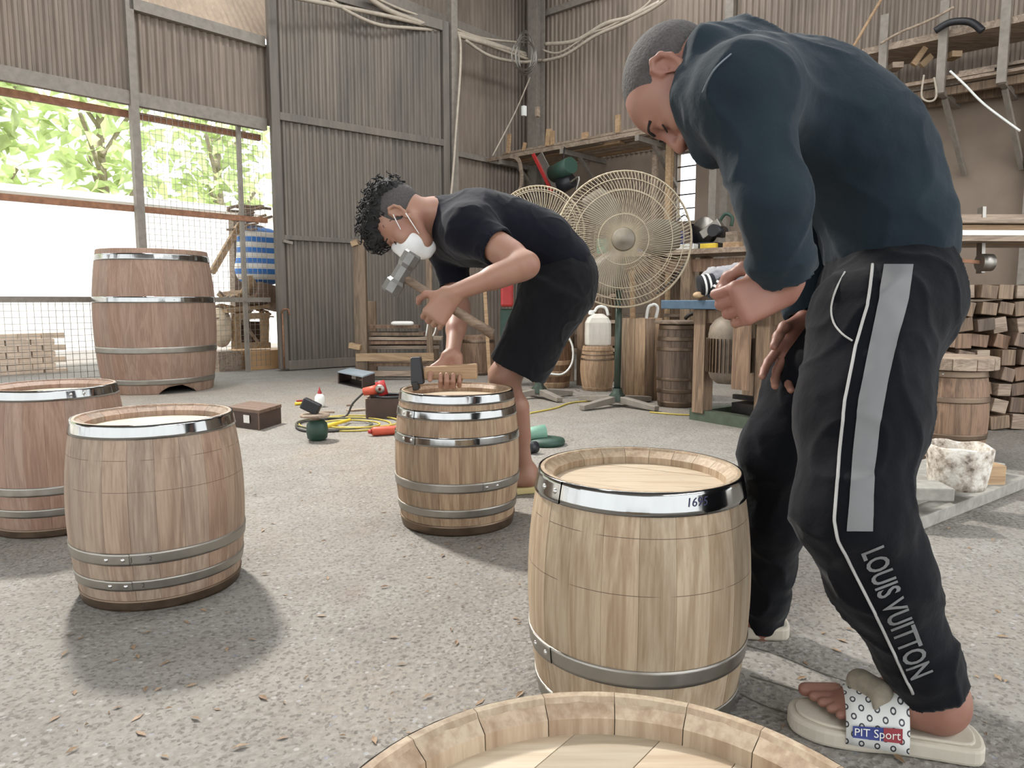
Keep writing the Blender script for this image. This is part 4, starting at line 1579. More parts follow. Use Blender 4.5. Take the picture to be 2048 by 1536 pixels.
# blue crate
q = tbp(1318, 0)
t = thing('plastic_crate', 'blue ribbed plastic crate on the tool bench behind the fan', 'crate', q)
cr = Matrix.Rotation(math.atan2(be_.y, be_.x), 3, 'Z')
mb_blue = plain('translucent_blue_plastic', (92, 100, 160), .4)
for k in range(5):
    MB().box(q + Vector((0, 0, .02 + k * .042)), (.40, .26, .02), cr).build('rib', mb_blue, t, .003)
for sx, sy in ((-1, -1), (1, -1), (1, 1), (-1, 1)):
    MB().box(q + cr @ Vector((sx * .18, sy * .115, .1)), (.04, .03, .2), cr).build('corner_post', mb_blue, t, .003)
# chop saw
q = tbp(1405, 0, .22)
t = thing('chop_saw', 'grey and black chop saw on the tool bench beside the window', 'saw', q)
MB().box(q + Vector((0, 0, .035)), (.34, .26, .07), cr, .9).build('base', M['black_plastic'], t, .008)
MB().lathe([(.02, -.035), (.15, -.035), (.158, -.02), (.158, .02), (.15, .035), (.02, .035)], 26, q + Vector((-.02, 0, .20)), cr @ Vector((0.15, 1, 0)), a0=-.2, a1=3.6, xdir=(1, 0, 0)).build('blade_guard', M['dark_steel'], t)
MB().lathe([(.0, -.003), (.135, -.003), (.135, .003), (0, .003)], 30, q + Vector((-.02, 0, .19)), cr @ Vector((0.15, 1, 0))).build('blade', M['galv'], t)
MB().bar(q + cr @ Vector((-.02, -.03, .14)), q + cr @ Vector((.17, -.03, .26)), .08, .09, UPZ).build('arm', M['galv'], t, .01)
MB().cyl(q + cr @ Vector((.13, -.12, .18)), q + cr @ Vector((.13, .10, .18)), .06, n=16).build('motor', M['black_plastic'], t)
MB().tube(smooth_curve([q + cr @ Vector(p) for p in ((.14, 0, .27), (.20, 0, .34), (.27, 0, .30), (.26, 0, .22))], 5), .016, 8).build('handle', M['green_tool'], t)
# small things on the bench
for u, sz, mt_, nm, lab, ct, bk in ((1412, (.16, .05, .045), 'yellow', 'glue_carton', 'yellow carton at the edge of the tool bench', 'carton', -.04),
                              (1365, (.22, .10, .05), 'white_plastic', 'slotted_tray', 'white slotted tray on the tool bench in front of the saw', 'tray', -.02),
                              (1462, (.12, .12, .16), 'timber_grey', 'wood_block', 'grey wood block on the tool bench by the hooded man', 'block', .2),
                              (1458, (.16, .08, .05), 'timber', 'wood_block', 'short pale offcut on the tool bench by the hooded man', 'block', .02),
                              (1240, (.22, .12, .10), 'oak_dark', 'wood_block', 'brown wood block on the tool bench behind the fan hub', 'block', .1),
                              (1205, (.12, .12, .16), 'mint', 'tool_tin', 'mint green tin on the tool bench behind the fan', 'tin', .1)):
    q = tbp(u, 0, bk)
    o = MB().box(q + Vector((0, 0, sz[2] / 2)), sz, cr).build(nm, M[mt_], None, .004)
    tag(o, lab, ct)
# black extension cable hung on the bench front
cb = [P(1330, 480, 7.0), P(1368, 430, 7.0), P(1384, 470, 6.95), P(1376, 515, 6.9), P(1345, 560, 6.9), P(1312, 588, 6.9)]
o = MB().tube(smooth_curve(cb, 6), .008, 6).build('power_cable', M['cable_dark'], None)
tag(o, 'black power cable drooping over the tool bench beside the window', 'cable')

# wall posts near the window
for u, v0, mt_, wd, lab in ((1341, 262, 'timber', .07, 'pale timber upright holding the plank shelf beside the window'), (1312, 290, 'timber_grey', .06, 'grey timber upright under the plank shelf behind the fan'), (1430, 330, 'post_paint', .09, 'painted upright against the wall right of the window')):
    s, z = HR(u, v0, 0.45)
    o = MB().bar(WR(s, 0, .45), WR(s, z, .45), wd, wd, DR).build('timber_upright', M[mt_], None)
    tag(o, lab, 'post')

# ================================================================ SHELVES, RACKS, CABLES
rng = random.Random(21)
def SR(u, v, off):
    return onplane(u, v, CORNER + NR * off, NR)
# plank shelf on the back right wall
SZ = HR(1165, 288, 0.5)[1]
s0, s1 = max(.13, HR(985, 320, .5)[0]), HR(1480, 270, .5)[0]
t = thing('plank_shelf', 'long wall shelf stacked with planks above the fans', 'shelf', WR(s0, SZ, .3))
for k, s in enumerate((s0 + .25, s0 + 1.3, s0 + 2.4, s1 - .2)):
    MB().bar(WR(s, SZ - .16, .0), WR(s, SZ - .16, .96), .05, .06, UPZ).build('bracket', M['post_paint'], t)
    MB().bar(WR(s, SZ - .60, .03), WR(s, SZ - .17, .6), .04, .04, UPZ).build('bracket_brace', M['post_paint'], t)
MB().bar(WR(s0, SZ - .105, .94), WR(s1, SZ - .105, .94), .04, .05, UPZ).build('front_rail', M['timber_grey'], t)
for k in range(16):
    off = .22 + .155 * (k % 5)
    zz = SZ - .113 + .034 * (k // 5)
    a = s0 + rng.uniform(.02, .5)
    b = min(s1, a + rng.uniform(1.6, 3.4))
    o = MB().bar(WR(a, zz, off), WR(b, zz, off + rng.uniform(-.006, .006)), rng.uniform(.10, .14), .03, UPZ).build('timber_plank', M['timber_grey' if k % 3 else 'timber'], None)
    tag(o, 'long dusty plank lying on the wall shelf above the fans', 'plank', 'planks on the wall shelf')
# upright pegs and stakes
for i, (u, v0, v1, w) in enumerate(((1019, 268, 312, .05), (1050, 285, 312, .04), (1098, 258, 296, .07), (1105, 262, 290, .05), (1170, 265, 282, .09), (1236, 230, 262, .06))):
    p, q = SR(u - 3 if i < 3 else u, v1, .90), SR(u, v0, .90)
    p.z = SZ - .05
    o = MB().bar(p, q, w, .03, NR).build('shelf_stake', M['timber'], None)
    tag(o, ['thin pale stake standing at the left end of the plank shelf', 'short grey stake behind the corner column on the shelf', 'bent pale stake in the middle of the plank shelf', 'curved stake leaning beside the bent pale one', 'small pale block stake on the shelf above the fan', 'tall pale stake on the shelf left of the hooded man'][i], 'stake')
# leather belt hanging from the shelf end
o = MB()
pts = [SR(1018, 312, .99), SR(1036, 318, 1.0), SR(1043, 345, 1.0), SR(1042, 372, 1.0), SR(1034, 386, 1.0)]
cv = smooth_curve(pts, 5)
for a, b in zip(cv[:-1], cv[1:]):
    o.bar(a, b, .05, .012, NR)
tag(o.build('leather_belt', M['timber_grey'], None), 'grey drive belt hanging from the left end of the plank shelf', 'belt')
# circular saw hung beneath the shelf
c = SR(1112, 345, 1.02)
t = thing('circular_saw', 'dark circular saw with a red blade strip hanging below the shelf', 'saw', c)
MB().bar(SR(1066, 308, 1.04), SR(1104, 384, 1.04), .045, .02, NR).build('red_strip', M['red_plastic'], t, .003)
MB().bar(SR(1078, 310, 1.02), SR(1116, 384, 1.02), .12, .02, NR).build('base_plate', M['galv'], t, .003)
MB().cyl(SR(1108, 348, 1.02), SR(1142, 330, 1.12), .11, .10, 18).build('motor', M['green_tool'], t)
MB().cyl(SR(1120, 372, 1.04), SR(1146, 360, 1.02), .10, .085, 18).build('handle_body', M['black_plastic'], t)
MB().lathe([(.10, -.01), (.16, -.01), (.16, .01), (.10, .01)], 24, SR(1120, 360, 1.00), NR).build('blade_guard', M['galv'], t)
MB().tube(smooth_curve([SR(1140, 365, 1.14), SR(1158, 355, 1.14), SR(1152, 382, 1.14)], 5), .014, 6).build('handle', M['galv'], t)
MB().tube([SR(1126, 330, 1.06), WR(HR(1126, 330, 1.0)[0], SZ - .12, .97)], .008, 6).build('hook', M['dark_steel'], t)

# upper right rack ------------------------------------------------------
OFFR = .55
RZ1 = SR(1850, 88, OFFR).z
RZ0 = SR(1850, 175, OFFR).z
ra, rb = HR(1735, 90, OFFR)[0], HR(2040, 60, OFFR)[0] + .4
t = thing('timber_rack', 'two-tier wall rack of boards and offcuts at upper right', 'rack', WR(ra, RZ0, .3))
MB().bar(WR(ra, RZ1, OFFR), WR(rb, RZ1, OFFR), .30, .06, UPZ).build('upper_board', M['timber_grey'], t)
MB().bar(WR(ra, RZ1, OFFR - .3), WR(rb, RZ1, OFFR - .3), .26, .05, UPZ).build('upper_board', M['timber_grey'], t)
MB().bar(WR(ra + .1, RZ0 - .07, OFFR), WR(rb, RZ0 - .07, OFFR), .05, .07, UPZ).build('lower_rail', M['timber_old'], t)
MB().bar(WR(ra + .1, RZ0 - .07, OFFR - .35), WR(rb, RZ0 - .07, OFFR - .35), .05, .07, UPZ).build('lower_rail', M['timber_old'], t)
for u in (1770, 1888, 2010):
    s = HR(u, 90, OFFR + .16)[0]
    MB().bar(WR(s, RZ0 - .12, OFFR + .18), WR(s, RZ1 + .28, OFFR + .18), .07, .05, NR).build('hanger', M['post_paint'], t)
    MB().bar(WR(s, RZ0 - .1, .04), WR(s, RZ0 - .1, OFFR + .18), .05, .05, UPZ).build('bracket', M['post_paint'], t)
    MB().bar(WR(s + .1, RZ0 - .75, .03), WR(s, RZ0 - .13, OFFR), .04, .04, UPZ).build('bracket_brace', M['post_paint'], t)
for k in range(22):
    a = ra + .15 + rng.random() * (rb - ra) * .6
    L = rng.uniform(.5, 1.6)
    off = OFFR - .36 + .09 * (k % 6)
    zz = RZ0 - .015 + .03 * (k // 6)
    o = MB().bar(WR(a, zz, off), WR(min(a + L, rb), zz, off + rng.uniform(-.01, .01)), rng.uniform(.04, .085), .026, UPZ).build('timber_offcut', M[['timber', 'timber_grey', 'timber_grey'][k % 3]], None)
    tag(o, 'rough offcut lying on the lower tier of the upper right rack', 'offcut', 'offcuts on the upper right rack')
for i, (u0, v0, u1, v1, w, m_) in enumerate(((1826, 130, 1850, 95, .04, 'timber'), (1842, 132, 1862, 112, .04, 'timber'), (1778, 135, 1800, 134, .16, 'timber_grey'), (1895, 112, 1915, 112, .14, 'timber'))):
    o = MB().bar(SR(u0, v0, OFFR + .08), SR(u1, v1, OFFR + .02), w, .05, UPZ).build('wood_wedge', M[m_], None)
    tag(o, ['pale wedge leaning inside the upper right rack', 'second pale wedge leaning beside the first in the rack', 'round log end on the upper right rack near the hood', 'short square block in the rack right of its hanger'][i], 'wedge')
for i, (pts, r, m_, lab) in enumerate((
    ([(1760, 88), (1800, 65), (1860, 40), (1908, 14)], .012, 'timber_grey', 'thin rod slanting up from the upper right rack'),
    ([(1706, 95), (1735, 45), (1768, -10)], .014, 'timber', 'pale pole leaning on the wall above the hooded man'),
    ([(1848, 150), (1843, 190), (1853, 202), (1868, 200), (1873, 185), (1868, 155)], .009, 'cable', 'pale rope loop hanging from the upper right rack'),
    ([(1900, 142), (1930, 170), (1970, 210), (2040, 262)], .010, 'white_plastic', 'white rope hanging from the upper right rack to the frame edge'),
    ([(1870, 62), (1900, 45), (1940, 44), (1965, 62)], .03, 'black_plastic', 'dark hose coil resting on the top board of the rack'))):
    o = MB().tube(smooth_curve([SR(u, v, OFFR + .26) for u, v in pts], 6), r, 6).build(['thin_rod', 'long_pole', 'rope_loop', 'white_rope', 'rubber_hose'][i], M[m_], None)
    tag(o, lab, ['rod', 'pole', 'rope', 'rope', 'hose'][i])

# cables along the top of the left wall -----------------------------------
def LC(u, v, off=.45):
    return onplane(u, v, CORNER + NL * off, NL)
cabs = [
    ([(560, -10), (640, 5), (740, 25), (800, 38), (900, 62), (1000, 92), (1052, 112)], .016, 'cable'),
    ([(650, -8), (700, 25), (760, 50), (830, 57), (910, 66), (990, 95), (1055, 118)], .013, 'cable'),
    ([(730, -10), (780, 22), (850, 48), (920, 72), (1050, 108)], .020, 'cable'),
    ([(740, -10), (800, 18), (880, 45), (960, 75), (1040, 85)], .010, 'cable'),
    ([(930, 80), (980, 112), (1040, 124), (1083, 120)], .014, 'cable'),
]
for i, (pts, r, m_) in enumerate(cabs):
    o = MB().tube(smooth_curve([LC(u, v) for u, v in pts], 6), r * 1.5, 6).build('wall_cable', M[m_], None)
    tag(o, ['uppermost dusty cable running along the wall over the door', 'cable sagging lowest over the top of the grey door', 'thickest cable strung along the wall to the corner column', 'thin cable stretched above the others toward the column', 'slack cable loop just left of the corner column'][i], 'cable')
o = MB().tube(smooth_curve([LC(917, 68, .6), LC(921, 90, .6), LC(920, 150, .6), LC(912, 260, .6), LC(908, 320, .6), LC(902, 392, .6)], 6), .016, 6).build('hanging_rope', M['cable'], None)
tag(o, 'pale rope hanging straight down beside the grey door', 'rope')
o = MB().tube(smooth_curve([LC(1060, 155, .5), LC(1030, 225, .5), LC(985, 312, .5)], 4), .010, 6).build('wall_cable', M['cable'], None)
tag(o, 'thin cable slanting down from the column to the shelf end', 'cable')
for i, (pts, r) in enumerate((([(1085, 122), (1130, 110), (1190, 72), (1240, 50), (1300, 20), (1340, -8)], .014), ([(1090, 88), (1150, 82), (1210, 48), (1260, 34), (1320, 4)], .018), ([(1085, 100), (1120, 105), (1180, 68), (1215, 55), (1280, 20), (1310, -8)], .010))):
    o = MB().tube(smooth_curve([SR(u, v, .35) for u, v in pts], 6), r * 1.5, 6).build('wall_cable', M['cable'], None)
    tag(o, ['lower cable rising from the column along the right wall', 'thicker cable rising from the column along the right wall', 'thin cable sagging between the two on the right wall'][i], 'cable')
# coil of wire on the column
t = thing('wire_coil', 'coil of grey wire hung on the corner column', 'wire coil', LC(1050, 110, .75))
for k in range(9):
    a, b = 12 + k * 1.6, 46 - k * 2.2
    cx, cy = 1050 + rng.uniform(-3, 3), 108 + rng.uniform(-6, 8)
    pts = [LC(cx + a * math.cos(q), cy + b * math.sin(q), .78 + .01 * k) for q in [2 * math.pi * i / 20 for i in range(20)]]
    MB().tube(pts, .006, 5, closed=True).build('wire_loop', M['galv'], t)
for i, (u, v, m_) in enumerate(((1048, 222, 'white_plastic'), (1075, 224, 'timber_grey'))):
    o = MB().box(LC(u, v, .62), (.06, .05, .13), Matrix.Rotation(.8, 3, 'Z')).build('switch_box', M[m_], None, .006)
    tag(o, ['small white switch box on the left of the corner column', 'small grey junction box on the right of the corner column'][i], 'switch box')

# ================================================================ BRANDING JIG / STAND LEFT OF THE MASKED MAN
jx = G(725, 758)
t = thing('timber_stand', 'dusty timber stand with two uprights stacked with boards', 'stand', jx)
def JP(u, z, dd=0): 
    q = P(u, 700, jx.y + dd)
    return Vector((q.x, jx.y + dd, z))
for u, dd, w, zt in ((724, 0, .115, 1.32), (860, 0, .06, 1.25), (745, .45, .09, .75), (872, .45, .06, .75)):
    MB().bar(JP(u, 0, dd), JP(u, zt, dd), w, w * .8, (0, 1, 0)).build('upright', M['timber_old'], t, .004)
MB().bar(JP(712, .215, -.07), JP(868, .22, -.07), .04, .075, UPZ).build('front_rail', M['timber'], t, .003)
MB().bar(JP(712, .06, -.07), JP(870, .06, -.07), .05, .05, UPZ).build('lower_rail', M['timber_grey'], t, .003)
MB().bar(JP(700, .33, -.04), JP(722, .31, -.06), .06, .05, UPZ).build('peg', M['timber'], t)
MB().bar(JP(708, 1.28, -.06), JP(720, 1.30, -.06), .05, .05, UPZ).build('peg', M['timber'], t)
for k, (u0, u1, z, m_) in enumerate(((735, 880, .30, 'timber_grey'), (738, 860, .345, 'oak_dark'), (742, 885, .385, 'timber_grey'), (735, 850, .43, 'timber_old'), (740, 840, .50, 'oak_dark'), (742, 860, .13, 'oak_dark'), (745, 870, .165, 'timber_grey'))):
    o = MB().bar(JP(u0, z, .20), JP(u1, z, .22), .22, .032, UPZ).build('stacked_board', M[m_], None, .002)
    tag(o, ['third dusty board from the floor on the timber stand', 'thin dark board just above the front rail of the stand', 'longest pale board in the middle of the stand\'s stack', 'board just below the top one on the timber stand', 'topmost dark board under the rolled rag on the stand', 'lowest dark board on the timber stand near the floor', 'second lowest board on the timber stand'][k], 'board', 'boards on the timber stand')
sd = SDF(.012)
sd.cone(JP(790, .535, .06), JP(822, .535, .06), .036, .036, .02, flat=(Vector((0, 0, 1)), .6))
sv, sf = sd.mesh()
tag(mesh_np('rolled_rag', sv, sf, M['paper'], None), 'pale rolled rag lying on the boards of the timber stand', 'rag')
for i, pts in enumerate((((852, .72), (862, .98), (866, 1.0)), ((866, .72), (872, .80), (868, .95), (864, 1.0)))):
    o = MB().tube(smooth_curve([JP(u, z - .3, -.1) for u, z in pts], 5), .007, 5).build('white_string', M['white_plastic'], None)
    tag(o, ['straight white string tied to the right upright of the stand', 'looped white string tied to the right upright of the stand'][i], 'string')

# things glimpsed between the masked man's arms and legs
q = G(955, 752)
barrel('brown wooden tub behind the masked man right of his forearm', Vector((q.x, q.y + .2, 0)), .40, .16, .175, 14, [(.0, .03, 'galv_brown', None), (.33, .36, 'galv_brown', None)], 'oak_dark', name='wooden_tub', cat='tub', boards=5)
q = G(1010, 770)
t = thing('green_compressor', 'green and red machine standing behind the masked man', 'machine', q)
MB().box(q + Vector((.02, 0, .34)), (.12, .2, .68)).build('column', M['green_tool'], t, .01)
MB().box(q + Vector((.02, -.06, .80)), (.11, .2, .2)).build('housing', M['red_plastic'], t, .02)
MB().bar(q + Vector((-.13, -.14, .02)), q + Vector((-.18, -.12, .98)), .05, .03, (1, 0, 0)).build('side_board', M['timber'], t)
MB().box(q + Vector((.02, 0, .98)), (.16, .2, .14)).build('cover', M['dark_steel'], t, .01)

# ================================================================ SMALL THINGS ON THE FLOOR
# hollow steel box section
a = G(726, 778)
ex = (G(672, 766) - a); ex.z = 0
ey = (G(752, 768) - a); ey.z = 0
ex, ey = ex * .92, ey * .92
t = thing('steel_box_section', 'short hollow steel box section with a blue-white top lying on the floor', 'box section', a)
h = .10
MB().prism([a + Vector((0, 0, h)), a + ex + Vector((0, 0, h)), a + ex + ey + Vector((0, 0, h)), a + ey + Vector((0, 0, h))], (0, 0, .012)).build('top_plate', plain('pale_blue_steel', (176, 190, 200), .4, .3), t)
MB().prism([a, a + ex, a + ex + ey, a + ey], (0, 0, .010)).build('bottom_plate', M['dark_steel'], t)
MB().prism([a, a + ey, a + ey + ex * .05, a + ex * .05], (0, 0, h)).build('side_plate', M['card'], t)
MB().prism([a + ex, a + ex + ey, a + ex * .95 + ey, a + ex * .95], (0, 0, h)).build('side_plate', M['card'], t)

# dark wooden case with a white sticker, behind the left barrel
a = G(520, 861)
ex = G(455, 852) - a; ey = G(565, 846) - a
h = .118
t = thing('wooden_case', 'dark brown slatted wooden case with a white sticker beside the left barrel', 'case', a)
MB().prism([a + ex * .02 + ey * .02, a + ex * .98 + ey * .02, a + ex * .98 + ey * .98, a + ex * .02 + ey * .98], (0, 0, h - .02)).build('case_body', M['card'], t)
for k in range(4):
    f0, f1 = k / 4, (k + .94) / 4
    MB().prism([a + ey * f0 + Vector((0, 0, h - .02)), a + ey * f1 + Vector((0, 0, h - .02)), a + ey * f1 + ex + Vector((0, 0, h - .02)), a + ey * f0 + ex + Vector((0, 0, h - .02))], (0, 0, .02)).build('slat', plain('brown_slat', (110, 88, 74), .7) if k == 0 else bpy.data.materials['brown_slat'], t, .002)
nx = -(ey.normalized()) * .002
MB().prism([a + ex * .30 + nx + Vector((0, 0, .035)), a + ex * .48 + nx + Vector((0, 0, .035)), a + ex * .48 + nx + Vector((0, 0, .082)), a + ex * .30 + nx + Vector((0, 0, .082))], -ey.normalized() * .001).build('sticker', M['paper'], t)
for f in (0.0, .97):
    MB().prism([a + ex * f, a + ex * (f + .03), a + ex * (f + .03) - ey.normalized() * .006, a + ex * f - ey.normalized() * .006], (0, 0, h - .02)).build('corner_batten', bpy.data.materials['brown_slat'], t)

# open dark box with a pulley ring on it, behind the hammered barrel
a = G(733, 838)
t = thing('open_box', 'open dark brown box left of the hammered barrel', 'box', a)
ex, ey = Vector((.27, .02, 0)), Vector((-.02, .22, 0))
for p, q, m_ in ((a, a + ex, 'card'), (a + ex, a + ex + ey, 'card'), (a + ey, a + ex + ey, 'card'), (a, a + ey, 'timber_grey')):
    MB().bar(p + Vector((0, 0, .065)), q + Vector((0, 0, .065)), .012, .13, UPZ).build('box_side', M[m_], t)
MB().prism([a, a + ex, a + ex + ey, a + ey], (0, 0, .01)).build('box_bottom', M['card'], t)
ring = a + Vector((.14, .10, .138))
o = MB().lathe([(.07, -.006), (.105, -.006), (.105, .006), (.07, .006), (.07, -.006)], 28, ring).build('rubber_ring', M['black_plastic'], None)
tag(o, 'black rubber ring lying across the open dark box', 'ring')
# red grinder on the box
q = a + Vector((.02, .06, .15))
t = thing('red_grinder', 'red and orange power tool resting on the open dark box', 'power tool', q)
MB().cyl(q + Vector((.085, .0, -.005)), q + Vector((.055, .01, .085)), .030, .032, 16).build('gear_head', M['red_plastic'], t)
MB().cyl(q + Vector((-.05, .02, .015)), q + Vector((.06, .01, .035)), .026, .034, 16).build('grip', M['orange_plastic'], t)
MB().lathe([(.012, 0), (.030, .003), (.030, .008), (.010, .012)], 16, q + Vector((.066, -.032, .04)), (-.1, -1, 0)).build('flange', M['galv'], t)
MB().tube(smooth_curve([q + Vector((-.05, .02, .01)), q + Vector((-.12, .0, -.06)), G(690, 836) + Vector((0, 0, .01)), G(640, 842) + Vector((0, 0, .01)), G(596, 850) + Vector((0, 0, .01)), G(600, 862) + Vector((0, 0, .008)), G(640, 866) + Vector((0, 0, .008)), G(700, 862) + Vector((0, 0, .008))], 6), .007, 6).build('power_cord', M['cable_dark'], t)
# orange bar lying beside the barrel
a, b = G(748, 872) + Vector((0, 0, .026)), G(805, 868) + Vector((0, 0, .026))
t = thing('orange_tool', 'orange-red plastic tool body lying beside the hammered barrel', 'power tool', a)
MB().tube([a - (b - a) * .08, a, b, b + (b - a) * .2], [.018, .026, .026, .02], 12).build('casing', M['orange_plastic'], t)
MB().cyl(a - (b - a) * .2, a - (b - a) * .08, .010, .014, 10).build('nozzle', M['red_plastic'], t)
# green grinder standing on its disc
q = G(635, 880)
t = thing('green_grinder', 'dark green angle grinder standing upside down on the floor', 'power tool', q)
MB().lathe([(.030, .0), (.052, .012), (.058, .05), (.054, .09), (.038, .11), (.0, .115)], 22, q).build('motor_casing', M['green_tool'], t)
MB().lathe([(.010, .105), (.028, .108), (.028, .125), (.078, .13), (.080, .142), (.02, .146), (0, .146)], 26, q + Vector((-.01, 0, 0))).build('guard_disc', M['timber_grey'], t)
MB().box(q + Vector((-.03, 0, .185)), (.10, .05, .062), Matrix.Rotation(.45, 3, 'Y')).build('grip', M['black_plastic'], t, .008)
# yellow hose coil
t = thing('hose_coil', 'yellow air hose lying in loose loops on the floor', 'hose', G(690, 850))
loops = [((690, 850), 92, 14), ((712, 846), 88, 12), ((668, 852), 76, 12), ((700, 854), 60, 8)]
for i, ((cu, cv), a, b) in enumerate(loops):
    pts = []
    for k in range(36):
        q = 2 * math.pi * k / 36
        pts.append(G(cu + a * math.cos(q), cv + b * math.sin(q)) + Vector((0, 0, .006 + .004 * i)))
    MB().tube(pts, .0055, 6, closed=True).build('hose_loop', M['hose_yellow' if i != 2 else 'cable_green'], t)
o = MB().tube(smooth_curve([G(640, 862) + Vector((0, 0, .014)), G(670, 858) + Vector((0, 0, .03)), G(700, 846) + Vector((0, 0, .02))], 5), [.014] * 6 + [.010] * 5, 8).build('hose_gun', M['yellow'], None)
tag(o, 'yellow plastic hose nozzle lying inside the loose hose loops', 'nozzle')
# glue bottle
q = G(640, 814)
t = thing('glue_bottle', 'small white glue bottle with a red nozzle on the floor', 'bottle', q)
MB().lathe([(0, 0), (.033, .002), (.036, .02), (.034, .075), (.018, .095), (0, .097)], 18, q).build('bottle_body', M['white_plastic'], t)
MB().lathe([(.016, .094), (.015, .105), (.006, .125), (.0035, .142), (0, .143)], 14, q).build('nozzle', M['red_plastic'], t)
a, b = G(590, 811), G(626, 808)
t = thing('screwdriver', 'yellow and black screwdriver lying beside the glue bottle', 'screwdriver', a)
MB().cyl(a + Vector((0, 0, .012)), a + (b - a) * .6 + Vector((0, 0, .012)), .011, .011, 10).build('handle', M['yellow'], t)
MB().cyl(a + (b - a) * .6 + Vector((0, 0, .012)), b + Vector((0, 0, .012)), .009, .006, 10).build('shank', M['black_plastic'], t)
o = MB().bar(G(594, 804) + Vector((0, 0, .006)), G(622, 801) + Vector((0, 0, .006)), .02, .012, UPZ).build('red_marker', M['red_plastic'], None)
tag(o, 'thin red marker stick lying behind the screwdriver', 'marker')
for i, (u, v, sx, sy, r) in enumerate(((700, 812, .05, .02, .3), (655, 826, .09, .03, .2), (712, 822, .12, .05, .5))):
    o = MB().box(G(u, v) + Vector((0, 0, .006)), (sx, sy, .012), Matrix.Rotation(r, 3, 'Z')).build('wood_chip', M['timber_grey'], None)
    tag(o, ['tiny grey chip on the floor right of the glue bottle', 'flat grey chip lying just behind the green grinder', 'largest flat chip lying before the open dark box'][i], 'wood chip')
# green tool behind the masked man's foot
q = G(1080, 893)
t = thing('green_polisher', 'dull green polisher lying behind the masked man\'s foot', 'power tool', q)
MB().lathe([(.0, 0.0), (.10, .0), (.105, .015), (.10, .03), (.05, .04), (0, .042)], 26, q + Vector((.03, .06, 0))).build('disc', M['green_tool'], t)
MB().cyl(q + Vector((-.09, .04, .05)), q + Vector((.03, .07, .065)), .035, .04, 14).build('casing', M['mint'], t)
q2 = G(1064, 908)
MB().cyl(q2 + Vector((-.02, 0, .03)), q2 + Vector((.02, .03, .03)), .03, .03, 14).build('end_cap', M['black_plastic'], t)
# yellow cords across the floor
for i, pts in enumerate(([(1060, 828), (1110, 818), (1150, 806), (1240, 800), (1330, 790)], [(1300, 826), (1345, 830), (1385, 832)])):
    o = MB().tube(smooth_curve([G(u, v) + Vector((0, 0, .006)) for u, v in pts], 6), .006, 6).build('yellow_cord', M['hose_yellow'], None)
    tag(o, ['yellow cord running along the floor under the fans', 'short yellow cord on the floor before the dark keg'][i], 'cord')
q = G(1178, 778)
o = MB().ell(q + Vector((0, 0, .035)), (.045, .045, .035), 14, 8).build('round_stone', M['black_plastic'], None)
tag(o, 'small dark round block on the floor before the pale keg', 'block')

# sawdust and shavings
sd_ = MB()
for k in range(900):
    if k < 500:
        u, v = rng.uniform(1050, 1390), 770 + abs(rng.gauss(0, 16))
    else:
        u, v = rng.uniform(100, 2040), 780 + 740 * rng.random() ** 1.2
    p = G(u, v)
    L = rng.uniform(.004, .016)
    d = Vector((rng.uniform(-1, 1), rng.uniform(-1, 1), 0)).normalized()
    s_ = Vector((-d.y, d.x, 0)) * L * .35
    z = Vector((0, 0, .001 + rng.random() * .003))
    sd_.add([p - d * L + z, p + s_ + z * 2, p + d * L + z, p - s_ + z * 1.5], [(0, 1, 2), (0, 2, 3)])
o = sd_.build('wood_shavings', M['keg_pale'], None)
tag(o, 'pale wood shavings scattered over the floor', 'shavings', kind='stuff')

# ================================================================ RIGHT EDGE
gl = (2.045, 3.42, 0)
gl = Vector((P(1898, 800, 3.42).x, 3.42, 0))
barrel('weathered brown barrel at the right edge with a wooden lid on top', gl, .435, .145, .166, 16,
    [(0.0, .03, 'galv_brown', None), (.115, .14, 'galv_brown', None), (.285, .312, 'galv_brown', None), (.40, .435, 'galv_brown', face_cam(gl) - .3)], 'oak_dark', head_mat='oak_dark', boards=5)
t = thing('barrel_lid', 'thick round timber lid resting on the brown barrel at right', 'lid', gl + Vector((0, 0, .436)))
for k in range(4):
    x0, x1 = -.19 + k * .095 + .001, -.19 + (k + 1) * .095 - .001
    pts = [(x0 + (x1 - x0) * j / 8) for j in range(9)]
    yy = [math.sqrt(max(.192 ** 2 - x * x, 1e-6)) for x in pts]
    poly = [gl + Vector((x, y, .437)) for x, y in zip(pts, yy)] + [gl + Vector((x, -y, .437)) for x, y in reversed(list(zip(pts, yy)))]
    MB().prism(poly, (0, 0, .055)).build('lid_board', M['timber_grey'], t, .003)

def board_from(name, label, p, q, w, h, mat, cat):
    o = MB().bar(p, q, w, h, UPZ).build(name, M[mat], None, .004)
    return tag(o, label, cat)
z1, z2 = .045, .05
pA, pB = G(1812, 1062), G(1990, 992)
dv = (pB - pA).normalized(); nv = Vector((-dv.y, dv.x, 0))
t = tag(MB().bar(pA + nv * .1 + Vector((0, 0, .024)), pB + nv * .1 + dv * .25 + Vector((0, 0, .024)), .26, .046, UPZ).build('stone_slab', M['stone'], None, .004), 'lowest grey slab under the paint-crusted bucket', 'slab')
tag(MB().bar(pA + nv * .16 - dv * .02 + Vector((0, 0, .071)), pB + nv * .16 + dv * .2 + Vector((0, 0, .071)), .24, .046, UPZ).build('stone_slab', M['stone'], None, .004), 'upper grey slab that the paint-crusted bucket stands on', 'slab')
qq = G(1845, 1000, .095)
tag(MB().box(Vector((qq.x, qq.y + .04, .118)), (.19, .12, .044), Matrix.Rotation(-.08, 3, 'Z')).build('stone_block', M['stone'], None, .005), 'small grey block lying on the slabs left of the bucket', 'block')
bk = G(1913, 985, .095); bk.y += .08; bk.x *= (bk.y / (bk.y - .08))
